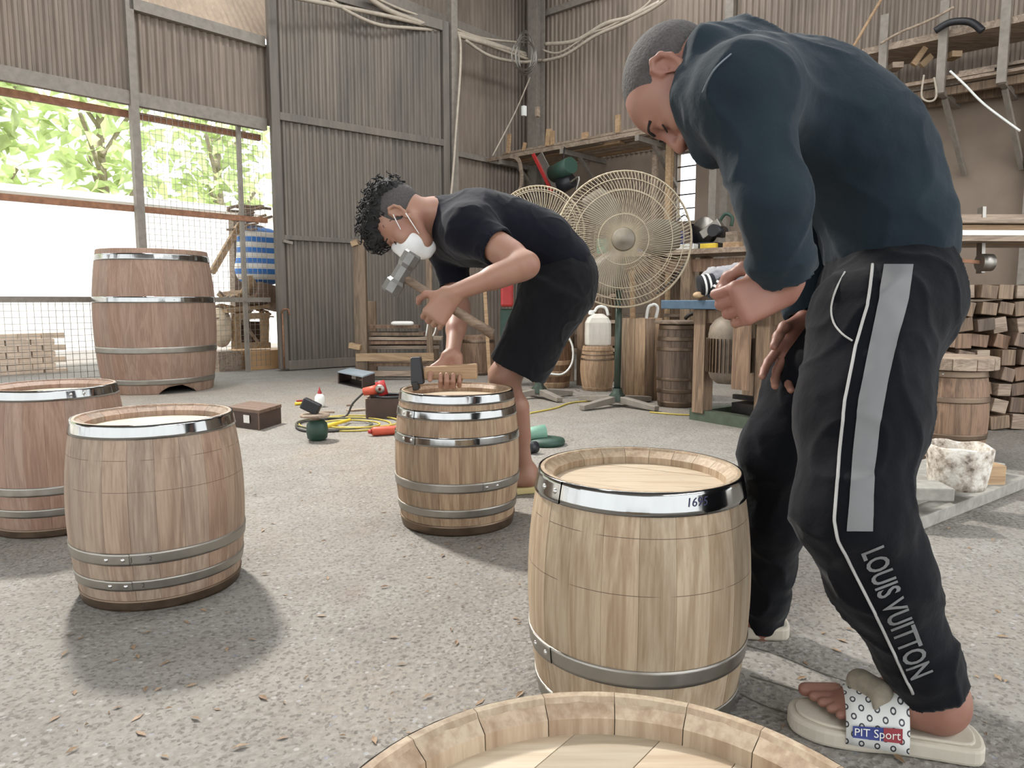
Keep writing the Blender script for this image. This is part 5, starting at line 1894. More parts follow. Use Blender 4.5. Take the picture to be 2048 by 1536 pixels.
t = thing('paint_bucket', 'white paint-crusted bucket standing on the slabs at right', 'bucket', Vector((bk.x, bk.y, .095)))
tm = NT('crusted_white_paint')
vv = tm.coords((1, 1, 1))
cc_ = tm.ramp(tm.noise(vv, 26, 5, .65), [(.32, srgb(96, 84, 74)), (.45, srgb(178, 166, 152)), (.6, srgb(220, 214, 204))])
tm.bump(tm.noise(vv, 40, 4), .5, .01)
M['crust'] = tm.set(cc_, .8)
b0 = Vector((bk.x, bk.y, .095))
mbk = MB().lathe([(0, .004), (.085, .0), (.092, .02), (.102, .10), (.104, .145), (.100, .15), (.096, .145), (.088, .03), (0, .03)], 30, b0)
o = mbk.build('bucket_body', M['crust'], t)
for v_ in o.data.vertices:
    v_.co.z += .012 * noise.noise(v_.co * 14) * (1 if v_.co.z > .1 else 0)
    k = 1 + .05 * noise.noise(v_.co * 18 + Vector((3, 1, 2)))
    v_.co.x *= k; v_.co.y *= k
q = G(1822, 985, .0)
t = thing('black_grinder', 'black tool with a red switch lying between the slabs and the man', 'power tool', q + Vector((0, .1, 0)))
MB().cyl(q + Vector((-.08, .10, .045)), q + Vector((.04, .12, .045)), .038, .042, 16).build('casing', M['black_plastic'], t)
MB().tube(smooth_curve([q + Vector((.04, .12, .05)), q + Vector((.09, .13, .06)), q + Vector((.12, .15, .05))], 4), .008, 6).build('cord', M['red_plastic'], t)
o = MB().box(G(1985, 1000) + Vector((.03, .1, .06)), (.10, .10, .12)).build('wood_block', M['timber'], None, .004)
tag(o, 'pale wood block at the right edge beside the bucket', 'block')

# firewood stack behind the barrel
fy = 4.35
xs = P(1905, 700, fy).x
for r in range(9):
    for k in range(8):
        w, h = rng.uniform(.075, .115), rng.uniform(.07, .095)
        x = xs - .15 + k * .115 + rng.uniform(-.01, .01)
        rot = Matrix.Rotation(rng.uniform(-.25, .25), 3, 'Y') @ Matrix.Rotation(rng.uniform(-.1, .1), 3, 'Z')
        o = MB().box((x, fy + rng.uniform(-.03, .03), .05 + r * .094), (w * .95, .34, h * .95), rot).build('firewood_block', M[['oak_dark', 'timber_old', 'keg_old', 'timber_grey'][rng.randrange(4)]], None, .004)
        tag(o, 'rough wood block in the dark stack behind the right barrel', 'block', 'wood blocks stacked at right')
# lumber rack above
t = thing('lumber_rack', 'rack of long boards above the dark wood stack at right', 'rack', Vector((xs, fy, 0)))
for x, y in ((xs - .32, fy + .42), (xs + 1.0, fy + .42)):
    MB().bar(Vector((x, y, 0)), Vector((x, y, 1.22)), .07, .07).build('post', M['timber_old'], t)
    MB().bar(Vector((x, y - .62, 1.06)), Vector((x, y - .03, 1.06)), .06, .05, UPZ).build('cross_arm', M['timber_old'], t)
for k, (z, y, m_) in enumerate(((1.10, -.14, 'timber_grey'), (1.10, .035, 'timber'), (1.10, .215, 'timber_grey'), (1.135, -.10, 'white_wall'), (1.135, .12, 'timber_grey'), (1.17, -.05, 'timber'), (1.205, -.1, 'timber_grey'), (1.235, 0, 'timber_grey'))):
    o = MB().bar(Vector((xs - .42 + .03 * k, fy + y, z)), Vector((xs + 1.15, fy + y + .05, z)), .15, .030, UPZ).build('long_board', M[m_], None, .002)
    tag(o, ['front bottom board on the lumber rack at right', 'middle bottom board on the lumber rack at right', 'rear bottom board on the lumber rack at right', 'white board on the lumber rack at the right edge', 'grey board beside the white one on the lumber rack', 'pale brown board above the white one on the lumber rack', 'second board from the top of the lumber rack at right', 'topmost grey board on the lumber rack at right'][k], 'board', 'boards on the lumber rack')
q = P(1962, 525, fy - .1)
t = thing('steel_pulley', 'grey steel pulley bracket under the lumber rack at right', 'pulley', q)
MB().cyl(q + Vector((-.01, 0, 0)), q + Vector((.06, 0, 0)), .05, .05, 16).build('wheel', M['galv'], t)
MB().bar(q + Vector((.02, .03, -.06)), q + Vector((.02, .06, .32)), .05, .02, (1, 0, 0)).build('bracket', M['galv'], t)
MB().bar(q + Vector((-.12, 0, .012)), q + Vector((0, 0, .0)), .012, .02, UPZ).build('lever', M['rust'], t)

# ================================================================ PEOPLE
def skin_mat(name, rgb, red):
    t = NT(name)
    v = t.coords((1, 1, 1))
    c = srgb(*rgb)
    r = srgb(*red)
    colr = t.mix(t.ramp(t.noise(v, 14, 4), [(.4, K01), (.7, W01)]), c, r)
    t.bump(t.noise(v, 260, 3), .12, .002)
    m = t.set(colr, .52)
    t.b.inputs['Subsurface Weight'].default_value = .08
    t.b.inputs['Subsurface Radius'].default_value = (.012, .005, .003)
    return m
M['skin_a'] = skin_mat('fair_skin', (152, 114, 94), (146, 102, 85))
M['skin_b'] = skin_mat('tanned_skin', (144, 104, 87), (136, 90, 77))
M['hair'] = plain('black_hair', (26, 24, 23), .85, 0, .3, 60, .3)
M['hair_short'] = plain('cropped_hair', (70, 66, 64), .85, 0, .3, 200, .4)

def cloth_mat(name, rgb, bump=.25, scale=55, rough=.9, var=.14):
    t = NT(name)
    v = t.coords((1, 1, 1))
    c = srgb(*rgb)
    f = t.noise(v, 9, 5)
    colr = t.ramp(f, [(.3, tuple(x * (1 - var) for x in c[:3]) + (1,)), (.7, tuple(min(1, x * (1 + var)) for x in c[:3]) + (1,))])
    t.bump(t.noise(v, scale, 4), bump, .006)
    m = t.set(colr, rough)
    t.b.inputs['Specular IOR Level'].default_value = .12
    t.b.inputs['Sheen Weight'].default_value = .08
    t.b.inputs['Sheen Roughness'].default_value = .5
    return m
M['tshirt'] = cloth_mat('black_tshirt_cotton', (15, 16, 25), .2)
M['shorts'] = cloth_mat('black_shorts_cloth', (19, 19, 22), .25)
M['hoodie'] = cloth_mat('slate_navy_fleece', (31, 41, 48), .25)
M['trackpants'] = cloth_mat('black_track_cloth', (11, 12, 17), .25)
M['stripe'] = cloth_mat('grey_reflective_stripe', (118, 118, 118), .12, 40, .6, .06)
M['piping'] = cloth_mat('pale_piping', (170, 168, 164), .1)
M['mask'] = cloth_mat('white_face_mask', (226, 226, 224), .12, 30)
M['sole'] = plain('worn_grey_foam', (188, 180, 164), .8, 0, .12, 12)
M['sole_yellow'] = plain('yellowish_foam', (184, 168, 118), .8, 0, .12, 12)

def head_sdf(s, C, U, Fw, S, neck, sc=1.0, neck_r=.052, k=.02):
    def q(f, l, u):
        return C + Fw * (f * sc) + S * (l * sc) + U * (u * sc)
    ax = (Fw, S, U)
    e = lambda f, l, u, r, kk=k, sub=False: s.ell(q(f, l, u), tuple(x * sc for x in r), ax, kk, sub)
    c = lambda a, b, r0, r1, kk=k: s.cone(q(*a), q(*b), r0 * sc, r1 * sc, kk)
    e(-.014, 0, .034, (.099, .076, .086))
    e(.034, 0, .034, (.054, .064, .058))
    c((.028, 0, -.01), (.058, 0, -.075), .060, .040)
    c((.060, 0, -.07), (.074, 0, -.098), .026, .017)
    for l in (-1, 1):
        c((-.008, .056 * l, -.045), (.055, .022 * l, -.098), .020, .018)
        e(.058, .040 * l, -.026, (.030, .026, .026))
    c((.082, -.030, .026), (.082, .030, .026), .011, .011, .016)
    for l in (-1, 1):
        e(.094, .031 * l, .007, (.017, .019, .014), .012, True)
        e(.074, .031 * l, .006, (.0150, .0145, .0140), .004)
    c((.088, 0, .016), (.110, 0, -.024), .0085, .0115, .012)
    for l in (-1, 1):
        e(.098, .013 * l, -.030, (.011, .009, .009), .008)
    c((.094, -.017, -.052), (.094, .017, -.052), .0065, .0065, .006)
    c((.091, -.015, -.064), (.091, .015, -.064), .0075, .0075, .006)
    for l in (-1, 1):
        # ear: rim, lobe, bowl
        pts = [(.006, .074, .014), (.000, .080, .030), (-.014, .085, .034), (-.026, .087, .020), (-.026, .085, .000), (-.016, .081, -.020), (-.004, .077, -.028)]
        pts = [(f, l * a, u) for f, a, u in pts]
        for a, b in zip(pts[:-1], pts[1:]):
            c(a, b, .0052, .0052, .005)
        e(-.012, .077 * l, .004, (.016, .005, .026), .006)
        e(-.004, .078 * l, -.026, (.008, .0055, .010), .005)
        e(-.006, .083 * l, .004, (.007, .006, .011), .004, True)
    s.cone(q(-.030, 0, -.035), neck, neck_r * sc, neck_r * 1.1, .03)
    return q

def hand_sdf(s, W, X, Y, left, curls, thumb, sc=1.0, spread=.0, k=.004):
    """W wrist, X toward the fingers, Y toward the thumb"""
    X = X.normalized()
    Y = (Y - X * Y.dot(X)).normalized()
    Z = Y.cross(X) if left else X.cross(Y)      # back of the hand
    def q(x, y, z):
        return W + (X * x + Y * y + Z * z) * sc
    for y0, y1, r0, r1 in ((.020, .030, .014, .0125), (.006, .010, .0145, .0125), (-.008, -.010, .0145, .012), (-.020, -.029, .014, .0112)):
        s.cone(q(.012, y0, 0), q(.090, y1, .002), r0 * sc, r1 * sc, .016)
    s.cone(q(.012, .022, -.008), q(.050, .034, -.010), .016 * sc, .013 * sc, .014)
    s.cone(q(.015, -.018, -.008), q(.060, -.026, -.006), .013 * sc, .010 * sc, .014)
    tips = []
    lens = ((.044, .026, .021), (.048, .030, .022), (.045, .028, .022), (.036, .021, .019))
    for i, (y, ln) in enumerate(zip((.031, .0105, -.0105, -.031), lens)):
        p = q(.090, y, .001)
        ang = 0.0
        sp = spread * (1.5 - i)
        r = (.0098, .0102, .0098, .0086)[i] * sc
        for j in range(3):
            ang += curls[i][j]
            d = (X * math.cos(ang) - Z * math.sin(ang)) + Y * sp * math.cos(ang)
            d.normalize()
            n = p + d * ln[j] * sc
            s.cone(p, n, r * (1 - .07 * j), r * (1 - .07 * (j + 1)), k)
            p = n
        tips.append(p)
    p = q(.030, .034, -.008)
    for j, ((dx, dy, dz), L, r) in enumerate(zip(thumb, (.040, .031, .026), (.0122, .0108, .0098))):
        d = (X * dx + Y * dy + Z * dz).normalized()
        n = p + d * L * sc
        s.cone(p, n, r * sc, r * .92 * sc, .008)
        p = n
    return tips

def foot_sdf(s, heel, fx, fy, ankle, big=1, L=.25):
    """heel: ground point at the back of the heel; fy lateral axis; big=+1 if the big toe is on +fy"""
    z = Vector((0, 0, 1))
    k = L / .25
    def q(x, y, h):
        return heel + (fx * x + fy * y + z * h) * k
    s.ell(q(.036, 0, .036), (.038, .031, .036), (fx, fy, z), .02)
    s.cone(ankle, q(.05, 0, .06), .037, .033, .03)
    s.cone(ankle, q(.12, .008 * big, .045), .033, .024, .04)
    s.cone(q(.05, 0, .032), q(.16, 0, .024), .031, .021, .03, flat=(fy, 1.35))
    s.ell(q(.172, 0, .020), (.036, .043, .018), (fx, fy, z), .025)
    for m in (-1, 1):
        s.ell(ankle + fy * (m * .034) + z * -.004, (.014, .010, .016), (fx, fy, z), .012)
    for i in range(5):
        y = (.034 - .0165 * i - (.004 if i else 0)) * big
        x0 = .195 - .006 * i
        ln = (.050, .044, .038, .032, .026)[i]
        r = (.0135, .0098, .0092, .0088, .0082)[i]
        s.cone(q(x0, y, .022), q(x0 + ln, y, .016), r * k, r * .9 * k, .003)

def body_mesh(name, s, mat, parent, it=1):
    v, f = s.mesh()
    v = smooth_np(v, f, it, .5)
    return mesh_np(name, v, f, mat, parent)

def folds(amp, freq, axis_scale=(1, 1, 1), seed=0.0, amp2=.0, freq2=50):
    sx, sy, sz = axis_scale
    o = Vector((seed, seed * 1.7, -seed))
    def fn(p):
        q = Vector((p.x * sx, p.y * sy, p.z * sz)) * freq + o
        n = noise.noise(q)
        r = 1 - abs(noise.noise(q * 1.6 + Vector((5, 3, 1)))) * 2
        return amp * (.6 * n + .5 * max(r, 0) ** 3 - .15) + (amp2 * noise.noise(p * freq2) if amp2 else 0)
    return fn

def cloth_mesh(name, s, mat, parent, fn, it=2):
    v, f = s.mesh()
    v = smooth_np(v, f, it, .5)
    if fn:
        v = wrinkle(v, f, fn)
    return mesh_np(name, v, f, mat, parent)

# ---------------------------------------------------------------- the masked man
Y_FOOT = G(1072, 990)
yp = thing('person', 'man in black T-shirt, shorts and white face mask bending over a barrel with a hammer', 'person', G(1050, 985))
pelv, waist = P(1108, 560, 2.72), P(1060, 498, 2.70)
chest, nb = P(950, 455, 2.62), P(872, 432, 2.58)
shN, shF = P(938, 458, 2.46), P(893, 482, 2.74)
elN, wrN = P(1052, 530, 2.30), P(908, 586, 2.22)
elF, wrF = P(918, 615, 2.70), P(905, 706, 2.50)
hpN, hpF = P(1105, 590, 2.63), P(1098, 585, 2.83)
knN, anN = P(1012, 752, 2.66), P(1050, 948, 2.80)
knF, anF = P(1015, 750, 2.93), P(1022, 912, 3.10)
U = Vector((-.95, .10, .24)).normalized()
Fw = Vector((-.20, -.06, -.97)); Fw = (Fw - U * Fw.dot(U)).normalized()
S_ = U.cross(Fw)
if S_.y > 0: S_ = -S_
HC = P(797, 431, 2.44) - S_ * .075
b = SDF(.0038)
q = head_sdf(b, HC, U, Fw, S_, nb, 1.0, .053)
lat = (shN - shF).normalized()
b.chain([pelv, waist, chest, nb], [.10, .095, .095, .055], .04, (lat, 1.3))
b.cone(shF, shN, .055, .055, .04)
b.cone(shN, elN, .050, .040, .03).cone(P(975, 482, 2.40), P(1020, 510, 2.35), .046, .043, .03)
b.cone(elN, wrN, .040, .026, .02).cone(elN + (wrN - elN) * .12, elN + (wrN - elN) * .45, .041, .035, .02)
b.cone(shF, elF, .048, .038, .03).cone(elF, wrF, .038, .025, .02).cone(elF + (wrF - elF) * .1, elF + (wrF - elF) * .5, .038, .034, .02)
for hp, kn, an in ((hpN, knN, anN), (hpF, knF, anF)):
    b.cone(hp, kn, .082, .056, .03)
    b.cone(kn, an, .052, .034, .02)
    c1 = kn + (an - kn) * .3 + Vector((.022, 0, 0))
    b.cone(c1, kn + (an - kn) * .6 + Vector((.012, 0, 0)), .042, .034, .03)
    b.ell(kn + Vector((-.02, -.005, .0)), (.040, .042, .048), None, .03)
# feet
for an, dd in ((anN, 1), (anF, -1)):
    fx = Vector((-.93, -.30, 0)).normalized() if dd > 0 else Vector((-.97, .1, 0)).normalized()
    fy = Vector((-fx.y, fx.x, 0))
    heel = Vector((an.x, an.y, .026)) - fx * .055
    foot_sdf(b, heel, fx, fy, an, 1 if fy.y > 0 else -1)
# near (left) hand closed round the hammer handle
HX, HY = Vector((-.60, -.05, -.79)), Vector((-.83, 0, .55))
grip = [(1.05, 1.45, .75)] * 4
hW = P(908, 588, 2.20)
hand_sdf(b, wrN + Vector((-.005, 0, 0)), HX, HY, True, grip, ((.55, .75, -.30), (.75, .25, -.60), (.45, -.10, -.9)), 1.0)
# far (right) hand closed round the driver handle
GX, GY = Vector((-.05, -.10, -.99)), Vector((-1, 0, .05))
hand_sdf(b, wrF, GX, GY, False, [(.95, 1.4, .8)] * 4, ((.6, .7, -.3), (.8, .2, -.55), (.6, -.1, -.8)), 1.0)
body_mesh('body', b, M['skin_a'], yp, 1)

# T-shirt
s = SDF(.0055)
s.chain([P(1118, 530, 2.71), P(1075, 486, 2.69), P(1010, 464, 2.66), chest + Vector((0, 0, .0)), P(890, 440, 2.60)], [.118, .112, .118, .124, .082], .05, (lat, 1.28))
s.cone(shF, shN, .078, .078, .06)
s.cone(chest, shN, .10, .075, .05).cone(chest, shF, .10, .072, .05)
seN = shN + (elN - shN).normalized() * .150
s.ccone(shN, seN, .076, .064, .03)
seF = shF + (elF - shF).normalized() * .17
s.ccone(shF, seF, .074, .058, .03)
s.ccone(nb + (HC - nb).normalized() * .005, nb + (HC - nb).normalized() * .04, .068, .062, .02)
# openings
s.ccone(seN - (elN - shN).normalized() * .03, seN + (elN - shN).normalized() * .03, .057, .057, .003, True)
s.ccone(seF - (elF - shF).normalized() * .03, seF + (elF - shF).normalized() * .03, .051, .051, .003, True)
s.ccone(nb + (HC - nb).normalized() * .02, nb + (HC - nb).normalized() * .08, .056, .056, .003, True)
hemd = (P(1118, 530, 2.71) - P(1075, 486, 2.69)).normalized()
hem0 = P(1118, 533, 2.71)
s.ccone(hem0 + hemd * .035, hem0 + hemd * .3, .5, .5, .004, True)
shirt = cloth_mesh('t_shirt', s, M['tshirt'], yp, folds(.0055, 7, (1.2, 1, 1.2), 2.0, .001, 40))
# shorts
s = SDF(.0055)
s.ell(P(1118, 570, 2.72), (.135, .185, .125), None, .04)
s.cone(P(1128, 545, 2.72), P(1112, 590, 2.72), .115, .125, .05, flat=(Vector((0, 1, 0)), 1.4))
hmN = P(1034, 740, 2.655)
s.ccone(P(1112, 585, 2.64), hmN, .115, .112, .06)
hmF = P(1040, 728, 2.90)
s.ccone(P(1105, 585, 2.82), hmF, .11, .098, .06)
dN = (hmN - hpN).normalized(); dF = (hmF - hpF).normalized()
s.ccone(hmN - dN * .05, hmN + dN * .05, .098, .102, .004, True)
s.ccone(hmF - dF * .05, hmF + dF * .05, .085, .088, .004, True)
cloth_mesh('shorts', s, M['shorts'], yp, folds(.010, 7, (1, 1, .6), 7.0, .002, 40))
# hair: thick on top, short sides
h_ = SDF(.0042)
ax = (Fw, S_, U)
h_.ell(q(-.008, 0, .078), (.100, .072, .062), ax, .02)
h_.ell(q(.055, 0, .092), (.050, .062, .040), ax, .02)
h_.ell(q(.088, .012, .070), (.028, .048, .030), ax, .02)
h_.ell(q(-.075, 0, .055), (.046, .060, .060), ax, .02)
v, f = h_.mesh()
v = smooth_np(v, f, 1)
rng = random.Random(4)
def curl(p):
    n1 = noise.noise(p * 62)
    n2 = noise.noise(p * 120 + Vector((2, 7, 1)))
    return .010 * abs(n1) + .006 * n2
v = wrinkle(v, f, curl)
hair = mesh_np('hair', v, f, M['hair'], yp)
# separate curls standing off the crown
cu = MB()
cn = normals_np(v, f)
for k in range(420):
    i = rng.randrange(len(v))
    p, n = Vector(v[i]), Vector(cn[i])
    if n.dot(U) < .1 and n.dot(Fw) < .5:
        continue
    a, bb, _ = frame_from(n)
    r = rng.uniform(.006, .012)
    ph = rng.uniform(0, 6.28)
    pts = [p + n * (.004 + .0035 * t) + (a * math.cos(ph + t * 1.1) + bb * math.sin(ph + t * 1.1)) * r - a * r * math.cos(ph) for t in range(6)]
    cu.tube(pts, [.0026, .0026, .0024, .002, .0016, .0008], 4)
cu.build('curls', M['hair'], hair)['kind'] = 'stuff'
h_ = SDF(.0042)
h_.ell(q(-.022, 0, .031), (.0965, .0805, .084), ax, .02)
h_.ell(q(.0, 0, -.09), (.16, .16, .075), ax, .012, True)
h_.ell(q(.085, 0, .0), (.075, .10, .062), ax, .01, True)
v, f = h_.mesh()
mesh_np('hair_sides', smooth_np(v, f, 1), f, M['hair_short'], yp)
# mask
m_ = SDF(.0035)
m_.ell(q(.068, 0, -.052), (.056, .060, .060), ax, .02)
m_.cone(q(.095, 0, .000), q(.104, 0, -.040), .020, .026, .02)
m_.cone(q(.085, 0, -.10), q(.070, 0, -.108), .026, .024, .02)
v, f = m_.mesh()
mk = mesh_np('face_mask', smooth_np(v, f, 2), f, M['mask'], yp)
for a, bb in (((.050, .057, -.022), (.002, .084, .016)), ((.040, .060, -.078), (-.012, .084, -.024))):
    MB().tube(smooth_curve([q(*a), q(*[(x + y) / 2 + (.004 if i == 1 else 0) for i, (x, y) in enumerate(zip(a, bb))]), q(*bb)], 4), .0016, 5).build('ear_loop', M['mask'], mk)
MB().tube(smooth_curve([q(.106, 0, .004), q(.092, .026, -.006), q(.066, .052, -.016)], 5), .0018, 5).build('nose_wire', M['mask'], mk)
# brows and lash lines
for l in (-1, 1):
    MB().tube(smooth_curve([q(.097, .014 * l, .026), q(.093, .032 * l, .032), q(.080, .048 * l, .026)], 5), [.0022] * 3 + [.003] * 4 + [.0022] * 4, 5).build('eyebrow', M['hair'], yp)
    MB().tube(smooth_curve([q(.0885, .018 * l, .001), q(.0895, .031 * l, -.003), q(.083, .044 * l, .002)], 5), .0014, 5).build('eyelash', M['hair'], yp)
# slippers
def slipper_sole(parent, heel, fx, fy, L, W, h, mat, z0=0.001):
    out = []
    prof = [(0, .0), (.02, .55), (.08, .80), (.25, .82), (.45, .84), (.65, 1.0), (.82, .98), (.93, .72), (.985, .40), (1.0, .0)]
    up = [heel + fx * (x * L) + fy * (w * W / 2) for x, w in prof]
    dn = [heel + fx * (x * L) - fy * (w * W / 2) for x, w in reversed(prof[1:-1])]
    up, dn = smooth_curve(up, 3), smooth_curve([up[-1]] + dn + [up[0]], 3)[1:-1]
    poly = [Vector((p.x, p.y, z0)) for p in up + dn]
    return MB().prism(poly, (0, 0, h)).build('slipper_sole', mat, parent, .006)
for an, dd in ((anN, 1), (anF, -1)):
    fx = Vector((-.93, -.30, 0)).normalized() if dd > 0 else Vector((-.97, .1, 0)).normalized()
    fy = Vector((-fx.y, fx.x, 0))
    heel = Vector((an.x, an.y, 0)) - fx * .068
    so = slipper_sole(yp, heel, fx, fy, .285, .105, .026, M['sole_yellow'])
    st = MB()
    vs, fs = [], []
    for i in range(9):
        a = math.pi * i / 8
        for x in (.14, .19):
            vs.append(heel + fx * x + fy * (math.cos(a) * .052) + Vector((0, 0, .02 + math.sin(a) * .062)))
    for i in range(8):
        fs.append((2 * i, 2 * i + 1, 2 * i + 3, 2 * i + 2))
    o = st.add(vs, fs, True).build('slipper_strap', M['sole_yellow'], yp)
    o.modifiers.new('solid', 'SOLIDIFY').thickness = .004

# hammer in the near hand
hy = wrN.y + .034
hA, hB = P(818, 562, hy), P(985, 668, hy)
hd = (hB - hA).normalized()
t = thing('hammer', 'heavy steel hammer swung by the masked man', 'hammer', hA)
hm = M['timber_old']
mbh = MB().tube([hA - hd * .03, hA + hd * .08, hA + hd * .22, hB], [.013, .0135, .015, .016], 12)
mbh.build('handle', wood('hammer_handle_wood', (150, 128, 108), (98, 80, 66), axis='x'), t)
hn = Vector((hd.z, 0, -hd.x)).normalized()
if hn.z < 0: hn = -hn
hc = P(803, 546, hy)
mbh = MB()
ox, oy = hn, Vector((0, 1, 0))
def oct(c, r1):
    return [c + (hd * math.cos(a) + oy * math.sin(a)) * r1 for a in [math.pi / 8 + k * math.pi / 4 for k in range(8)]]
secs = [(-.072, .026), (-.066, .031), (-.035, .031), (-.025, .025), (.02, .025), (.032, .029), (.066, .029), (.072, .024)]
vs = []
for x, r in secs:
    vs += oct(hc + hn * x, r)
fs = [tuple(range(8)), tuple(reversed(range(8 * (len(secs) - 1), 8 * len(secs))))]
for i in range(len(secs) - 1):
    for k in range(8):
        fs.append((i * 8 + k, i * 8 + (k + 1) % 8, i * 8 + 8 + (k + 1) % 8, i * 8 + 8 + k))
mbh.add(vs, fs).build('hammer_head', plain('worn_hammer_steel', (118, 116, 112), .42, .6, .2), t)
# hoop driver in the far hand
dy = wrF.y - .03
dA, dB = P(848, 746, dy), P(955, 742, dy)
t = thing('hoop_driver', 'hoop driver with black steel head and wooden grip held on the barrel rim', 'hoop driver', dA)
MB().bar(dA, dB, .030, .044, UPZ, .034, .052).build('grip', M['timber'], t, .006)
MB().bar(P(836, 768, dy), P(832, 714, dy), .042, .044, (1, 0, 0), .040, .034).build('driver_head', M['black_plastic'], t, .004)
MB().bar(P(826, 772, dy), P(838, 770, dy), .05, .03, UPZ).build('driver_lip', M['dark_steel'], t, .003)

# ---------------------------------------------------------------- the hooded man
heelN = G(1948, 1506); toeN = G(1612, 1452)
fxN = (toeN - heelN).normalized(); fyN = Vector((-fxN.y, fxN.x, 0))       # +fy points away from or toward the lens
tp = thing('person', 'man in dark hooded sweatshirt and striped black track pants bending over the pale barrel', 'person', G(1780, 1440))
ank = Vector((heelN.x, heelN.y, 0)) + fxN * .062 + Vector((0, 0, .095))
TN = dict(an=ank, kn=P(1697, 1015, 1.14), hp=P(1755, 640, 1.25))
anF2 = P(1516, 1248, 1.58)
TF = dict(an=anF2, kn=P(1562, 900, 1.46), hp=P(1720, 620, 1.50))
tpel, twst = P(1785, 575, 1.37), P(1776, 450, 1.37)
tmid, tch, tnb = P(1726, 326, 1.37), P(1590, 222, 1.36), P(1440, 150, 1.35)
tsN, teN, twN = P(1482, 195, 1.19), P(1545, 395, 1.13), P(1573, 562, 1.18)
tsF, teF, twF = P(1480, 205, 1.54), P(1590, 460, 1.58), P(1616, 640, 1.50)
Fw = Vector((-.24, .02, -.97)).normalized()
U = Vector((-.80, .56, .20)); U = (U - Fw * U.dot(Fw)).normalized()
S_ = U.cross(Fw)
if S_.y > 0: S_ = -S_
HC = P(1336, 142, 1.25) - S_ * .075
b = SDF(.0038)
q = head_sdf(b, HC, U, Fw, S_, tnb, .93, .056)
b.chain([tpel, twst, tmid, tch, tnb], [.08, .08, .085, .085, .05], .05)
b.cone(tsF, tsN, .05, .05, .04)
b.cone(tsN, teN, .05, .042, .03).cone(teN, twN, .042, .029, .02)
b.cone(tsF, teF, .05, .042, .03).cone(teF, twF, .042, .027, .02)
for L_ in (TN, TF):
    b.cone(L_['hp'], L_['kn'], .062, .05, .03).cone(L_['kn'], L_['an'], .055, .036, .03)
foot_sdf(b, heelN + Vector((0, 0, .034)) + fxN * .012, fxN, fyN, TN['an'], 1 if fyN.y > 0 else -1, .255)
fxF = Vector((-.98, .12, 0)).normalized(); fyF = Vector((-fxF.y, fxF.x, 0))
heelF = Vector((anF2.x, anF2.y, .028)) - fxF * .055
foot_sdf(b, heelF, fxF, fyF, anF2 + Vector((0, 0, .0)), 1 if fyF.y > 0 else -1, .255)
hand_sdf(b, twN + Vector((.004, 0, -.004)), Vector((-.90, -.06, -.38)), Vector((-.30, .05, .93)), True,
         [(1.0, 1.45, .7), (1.1, 1.45, .75), (1.2, 1.45, .75), (1.25, 1.4, .75)], ((.55, .50, -.65), (.75, -.15, -.62), (.65, -.55, -.5)), .93)
hand_sdf(b, twF + Vector((0, -.02, .0)), Vector((-.55, -.22, -.80)), Vector((-.72, -.1, .60)), False,
         [(.15, .30, .15), (.22, .35, .2), (.32, .4, .2), (.42, .4, .2)], ((.75, .55, -.35), (.9, .2, -.35), (.95, .0, -.3)), .97, .10)
body_mesh('body', b, M['skin_b'], tp, 1)
# cropped hair
h_ = SDF(.004)
ax = (Fw, S_, U)
def q2(f_, l, u): return HC + (Fw * f_ + S_ * l + U * u) * .93
h_.ell(q2(-.018, 0, .037), tuple(.93 * x for x in (.101, .0795, .0875)), ax, .02)
h_.ell(q2(-.02, 0, -.085), tuple(.93 * x for x in (.14, .16, .075)), ax, .012, True)
h_.ell(q2(.100, 0, .0), tuple(.93 * x for x in (.075, .10, .085)), ax, .01, True)
h_.ell(q2(-.004, .088, -.01), tuple(.93 * x for x in (.034, .03, .044)), ax, .01, True)
h_.ell(q2(-.004, -.088, -.01), tuple(.93 * x for x in (.034, .03, .044)), ax, .01, True)
v, f = h_.mesh()
mesh_np('hair', smooth_np(v, f, 1), f, M['hair_short'], tp)
for l in (-1, 1):
    MB().tube(smooth_curve([q(.097, .014 * l, .026), q(.093, .032 * l, .032), q(.080, .048 * l, .026)], 5), .0028, 5).build('eyebrow', M['hair'], tp)
    MB().tube(smooth_curve([q(.0885, .018 * l, .001), q(.0895, .031 * l, -.003), q(.083, .044 * l, .002)], 5), .0014, 5).build('eyelash', M['hair'], tp)

# sweatshirt
s = SDF(.0058)
latY = Vector((.1, -1, .1))
s.chain([P(1778, 500, 1.37), twst, tmid, P(1670, 264, 1.36), tch, P(1500, 178, 1.35)], [.094, .094, .096, .097, .095, .088], .06, (latY, 1.22))
s.cone(tsF, tsN, .076, .076, .06)
s.cone(tch, tsN, .088, .078, .05).cone(tch, tsF, .088, .078, .05)
s.cone(tsN, teN, .074, .050, .02).cone(teN, twN + (teN - twN) * .22, .050, .045, .02)
s.ccone(twN + (teN - twN) * .3, twN + (teN - twN) * .02, .052, .045, .02)
s.cone(tsF, teF, .080, .064, .02).cone(teF, twF + (teF - twF) * .2, .064, .052, .02)
s.ccone(twF + (teF - twF) * .3, twF + (teF - twF) * .04, .050, .043, .02)
s.ccone(twN + (teN - twN) * .10, twN - (teN - twN) * .1, .038, .038, .003, True)
s.ccone(twF + (teF - twF) * .12, twF - (teF - twF) * .1, .038, .038, .003, True)
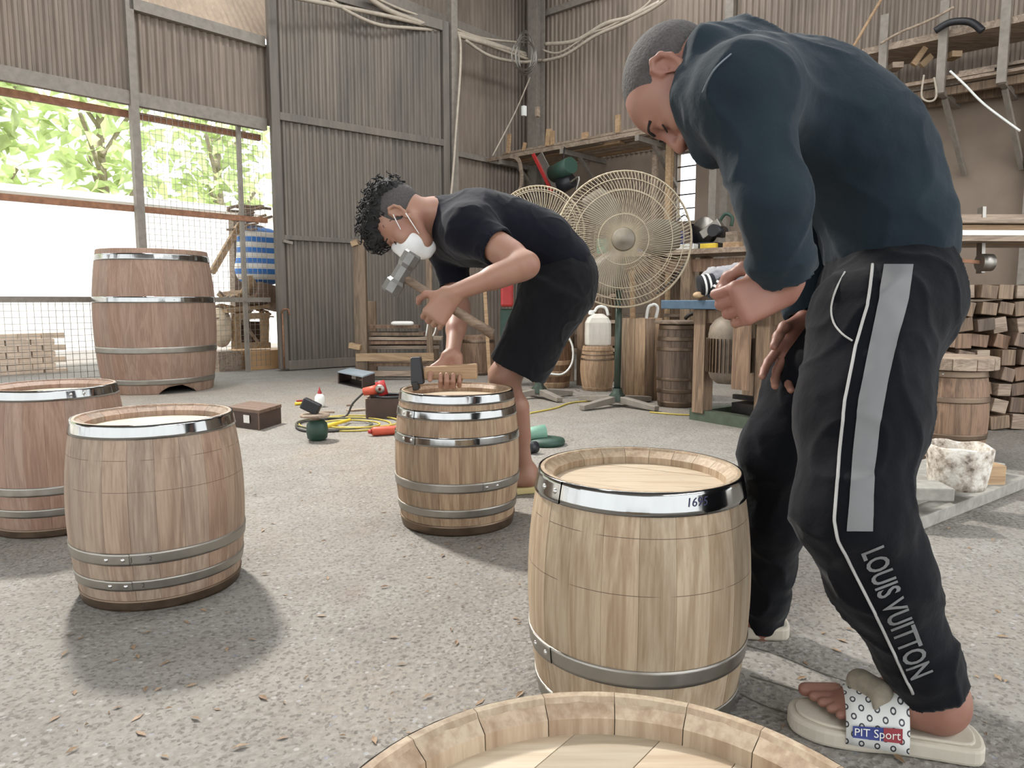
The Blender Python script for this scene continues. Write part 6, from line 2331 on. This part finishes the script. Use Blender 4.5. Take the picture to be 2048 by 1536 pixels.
# collar and hood folded on the back of the neck
nd = (HC - tnb).normalized()
s.ccone(tnb - nd * .05, tnb + nd * .048, .088, .080, .03)
s.cone(P(1415, 112, 1.27), P(1470, 132, 1.36), .034, .040, .05).cone(P(1470, 132, 1.36), P(1430, 125, 1.50), .040, .034, .05)
s.cone(P(1408, 90, 1.24), P(1388, 190, 1.24), .026, .030, .03).cone(P(1388, 190, 1.24), P(1420, 300, 1.26), .030, .03, .04)
s.ccone(tnb + nd * .0, tnb + nd * .09, .070, .070, .004, True)
# waistband
s.ccone(P(1778, 470, 1.37), P(1780, 522, 1.37), .102, .100, .02, False, (latY, 1.18))
s.ccone(P(1792, 521, 1.37), P(1797, 760, 1.37), .5, .5, .004, True)
# keep the sleeves and hand side of that cut: add the lower sleeves again
s.cone(teN, twN + (teN - twN) * .22, .049, .044, .02)
s.ccone(twN + (teN - twN) * .3, twN + (teN - twN) * .02, .052, .045, .01)
s.cone(teF, twF + (teF - twF) * .2, .063, .050, .02)
s.ccone(twF + (teF - twF) * .3, twF + (teF - twF) * .04, .050, .043, .01)
s.ccone(twN + (teN - twN) * .10, twN - (teN - twN) * .1, .038, .038, .003, True)
s.ccone(twF + (teF - twF) * .12, twF - (teF - twF) * .1, .037, .037, .003, True)
hood = cloth_mesh('sweatshirt', s, M['hoodie'], tp, folds(.011, 6.5, (1, 1, .8), 3.0, .002, 34))
# drawstring hem of the cuff and seams
MB().tube(smooth_curve([P(1405, 185, 1.13), P(1428, 140, 1.10), P(1462, 108, 1.12)], 6), .0014, 5).build('seam', plain('seam_thread', (96, 104, 110), .9), hood)

# track pants
s = SDF(.0058)
s.ell(P(1775, 580, 1.37), (.098, .146, .104), None, .04)
s.cone(P(1778, 525, 1.37), P(1782, 580, 1.37), .100, .100, .05, flat=(latY, 1.2))
s.ell(P(1806, 605, 1.35), (.066, .115, .08), None, .05)
def leg(L_, rs, end):
    hp, kn, an = L_['hp'], L_['kn'], L_['an']
    m1 = hp + (kn - hp) * .5
    m2 = kn + (an - kn) * .35
    e0 = kn + (an - kn) * .82
    s.cone(hp, m1, rs[0], rs[1], .05).cone(m1, kn, rs[1], rs[2], .05)
    s.cone(kn, m2, rs[2], rs[3], .04).cone(m2, e0, rs[3], rs[4], .04)
    s.ccone(e0 - (an - kn) * .04, kn + (an - kn) * end, rs[4] * .98, rs[5], .02)
    s.ccone(kn + (an - kn) * (end - .06), kn + (an - kn) * (end + .1), rs[5] * .82, rs[5] * .82, .003, True)
TN2 = dict(hp=P(1745, 640, 1.27), kn=P(1697, 1020, 1.14), an=TN['an'] + Vector((0, 0, .0)))
leg(TN2, (.102, .094, .082, .078, .060, .056), .985)
leg(TF, (.105, .094, .076, .070, .056, .050), .99)
s.cone(P(1808, 640, 1.32), P(1735, 830, 1.22), .066, .060, .06)
pants = cloth_mesh('track_pants', s, M['trackpants'], tp, folds(.010, 7.5, (1, 1, .8), 11.0, .002, 36))

# bands, piping and lettering laid on the cloth
dg = bpy.context.evaluated_depsgraph_get()
off = WORLD_LOC[tp.name]
bv = BVHTree.FromPolygons([v.co + off for v in pants.data.vertices], [tuple(p.vertices) for p in pants.data.polygons])
CAMP = Vector((0, 0, CAM_Z))
def lay(u, v_, lift=.0022, fallback=None):
    r = ray(u, v_).normalized()
    hit, n, _, dist = bv.ray_cast(CAMP, r)
    if hit is None:
        return fallback
    if n.dot(r) > 0: n = -n
    return hit + n * lift
def interp(path, v_):
    for (v0, u0), (v1, u1) in zip(path[:-1], path[1:]):
        if v0 <= v_ <= v1:
            return u0 + (u1 - u0) * (v_ - v0) / (v1 - v0)
    return path[-1][1]
Lp = [(522, 1769), (600, 1757), (700, 1737), (800, 1717), (900, 1706), (1000, 1699), (1062, 1694)]
Rp = [(522, 1827), (600, 1816), (660, 1800), (760, 1776), (850, 1760), (950, 1748), (1062, 1745)]
rows = []
for i in range(90):
    v_ = 530 + (1062 - 530) * i / 89
    a_, c_ = interp(Lp, v_), interp(Rp, v_)
    rows.append([lay(a_ + (c_ - a_) * j / 8, v_) for j in range(9)])
mbs = MB()
vs, fs, ok = [], [], {}
for i, row in enumerate(rows):
    for j, p in enumerate(row):
        if p is not None:
            ok[(i, j)] = len(vs); vs.append(p)
for i in range(len(rows) - 1):
    for j in range(8):
        ks = [(i, j), (i, j + 1), (i + 1, j + 1), (i + 1, j)]
        if all(k in ok for k in ks):
            fs.append(tuple(ok[k] for k in ks))
mbs.add(vs, fs, True).build('side_stripe', M['stripe'], pants)
for path in ([(525, 1746), (600, 1737), (690, 1712), (800, 1690), (900, 1680), (1000, 1672), (1040, 1669), (1080, 1676), (1150, 1712), (1230, 1752), (1310, 1790), (1395, 1830)],):
    pts = [lay(interp(path, 530 + k * 8), 530 + k * 8, .0016) for k in range(108)]
    pts = [p for p in pts if p is not None]
    MB().tube(pts, .0026, 5).build('piping', M['piping'], pants)
pk = [lay(u, v_, .0012) for u, v_ in ((1690, 545), (1672, 580), (1664, 615), (1668, 645), (1685, 668), (1705, 682))]
pk = [p for p in pk if p is not None]
if len(pk) > 2:
    MB().tube(smooth_curve(pk, 4), .0018, 5).build('pocket_seam', M['piping'], pants)
# lettering down the shin
vs, fs = text_mesh('LOUIS VUITTON', 1.0, bold=.018)
bm = bmesh.new()
bvs = [bm.verts.new(p) for p in vs]
for f_ in fs:
    try: bm.faces.new([bvs[i] for i in f_])
    except ValueError: pass
bmesh.ops.subdivide_edges(bm, edges=[e_ for e_ in bm.edges if e_.calc_length() > .25], cuts=2, use_grid_fill=False)
bmesh.ops.triangulate(bm, faces=bm.faces)
xs_ = [v.co.x for v in bm.verts]
x0, x1 = min(xs_), max(xs_)
bm.verts.index_update()
T0, T1 = Vector((1741, 1098)), Vector((1841, 1352))
td = (T1 - T0); tl = td.length; td.normalize()
tn = Vector((td.y, -td.x))       # letter tops
out, good = [], []
for v in bm.verts:
    a = (v.co.x - x0) / (x1 - x0) * tl
    h = v.co.y / .70 * 46
    p2 = T0 + td * a + tn * h
    p = lay(p2.x, p2.y, .0024)
    out.append(p if p is not None else Vector((0, 0, 0))); good.append(p is not None)
ff = [tuple(v.index for v in f_.verts) for f_ in bm.faces]
ff = [t_ for t_ in ff if all(good[i] for i in t_)]
bm.free()
used = sorted({i for t_ in ff for i in t_})
mp = {i: k for k, i in enumerate(used)}
MB().add([out[i] for i in used], [tuple(mp[i] for i in t_) for t_ in ff]).build('lettering', M['stripe'], pants)

# slippers of the hooded man
def strap_mat():
    t = NT('white_monogram_strap')
    v = t.coords((1, 1, 1), kind='UV')
    sep = t.n('ShaderNodeSeparateXYZ'); t.l(v, sep.inputs[0])
    def fr(sock, k, o=0.0):
        m = t.n('ShaderNodeMath', operation='MULTIPLY_ADD'); t.l(sock, m.inputs[0]); m.inputs[1].default_value = k; m.inputs[2].default_value = o
        f_ = t.n('ShaderNodeMath', operation='FRACT'); t.l(m.outputs[0], f_.inputs[0])
        s_ = t.n('ShaderNodeMath', operation='SUBTRACT'); t.l(f_.outputs[0], s_.inputs[0]); s_.inputs[1].default_value = .5
        return s_.outputs[0]
    def rings(o):
        cx = t.n('ShaderNodeCombineXYZ'); t.l(fr(sep.outputs[0], 7, o), cx.inputs[0]); t.l(fr(sep.outputs[1], 4, o), cx.inputs[1])
        ln = t.n('ShaderNodeVectorMath', operation='LENGTH'); t.l(cx.outputs[0], ln.inputs[0])
        return t.ramp(ln.outputs['Value'], [(.0, K01), (.10, W01), (.19, K01)], 'CONSTANT')
    m = t.mix(1.0, rings(0.0), rings(.5), 'LIGHTEN')
    c = t.mix(m, srgb(212, 212, 208), srgb(58, 58, 64))
    return t.set(c, .5)
M['strap'] = strap_mat()
def slide(heel, fx, fy, near):
    so = slipper_sole(tp, heel - fx * .012, fx, fy, .305, .118, .030, M['sole'])
    slipper_sole(tp, heel + fx * .002, fx, fy, .278, .098, .006, M['sole'], .030)
    vs, fs = [], []
    NA, NXX = 14, 5
    for i in range(NA + 1):
        a = -.08 + (math.pi + .16) * i / NA
        for j in range(NXX + 1):
            xx = .110 + .095 * j / NXX
            hgt = .088 - .026 * j / NXX
            vs.append(heel + fx * xx + fy * (math.cos(a) * .062) + Vector((0, 0, .020 + math.sin(a) * hgt)))
    for i in range(NA):
        for j in range(NXX):
            k = i * (NXX + 1) + j
            fs.append((k, k + 1, k + NXX + 2, k + NXX + 1))
    o = MB().add(vs, fs, True).build('slipper_strap', M['strap'], tp)
    me = o.data
    uvl = me.uv_layers.new(name='UVMap')
    base = heel - WORLD_LOC[tp.name]
    for lp in me.loops:
        p = me.vertices[lp.vertex_index].co - base
        a = math.atan2(p.z - .02, p.dot(fy))
        uvl.data[lp.index].uv = (a / math.pi, (p.dot(fx) - .110) / .095)
    o.modifiers.new('solid', 'SOLIDIFY').thickness = .005
    return o
so = slide(heelN, fxN, fyN, True)
slide(heelF - Vector((0, 0, .028)), fxF, fyF, False)
# dried mud patch on the strap, and its name patch
sgn = -1 if fyN.y > 0 else 1
def strap_pt(a, x, lift=.006):
    hgt = .088 - .026 * (x - .110) / .095
    d = Vector((0, 0, math.sin(a))) + fyN * (sgn * math.cos(a))
    return heelN + fxN * x + fyN * (sgn * math.cos(a) * .062) + Vector((0, 0, .020 + math.sin(a) * hgt)) + d * lift
MB().add([strap_pt(a, x) for a, x in ((.16, .122), (.16, .196), (.42, .196), (.42, .122))] , [(0, 1, 2, 3)]).build('name_patch_blue', plain('blue_patch', (40, 52, 120), .5), so)
MB().add([strap_pt(a, x, .0064) for a, x in ((.16, .122), (.16, .150), (.42, .150), (.42, .122))], [(0, 1, 2, 3)]).build('name_patch_red', plain('red_patch', (140, 40, 50), .5), so)
vs, fs = text_mesh('PIT Sport', 1.0)
xs_ = [v.x for v in vs]; x0, x1 = min(xs_), max(xs_)
MB().add([strap_pt(.29 + v.y / .7 * .16, .193 - (v.x - x0) / (x1 - x0) * .068, .0072) for v in vs], fs).build('patch_lettering', M['paper'], so)
mud = SDF(.003)
mud.cone(strap_pt(1.25, .150, .000), strap_pt(1.75, .175, .000), .020, .024, .01)
mud.cone(strap_pt(1.25, .150, .0), strap_pt(.85, .160, .0), .014, .005, .01)
v, f = mud.mesh()
mesh_np('tongue_patch', smooth_np(v, f, 1), f, plain('dusty_grey_knit', (140, 132, 116), .9, 0, .2, 60), so)
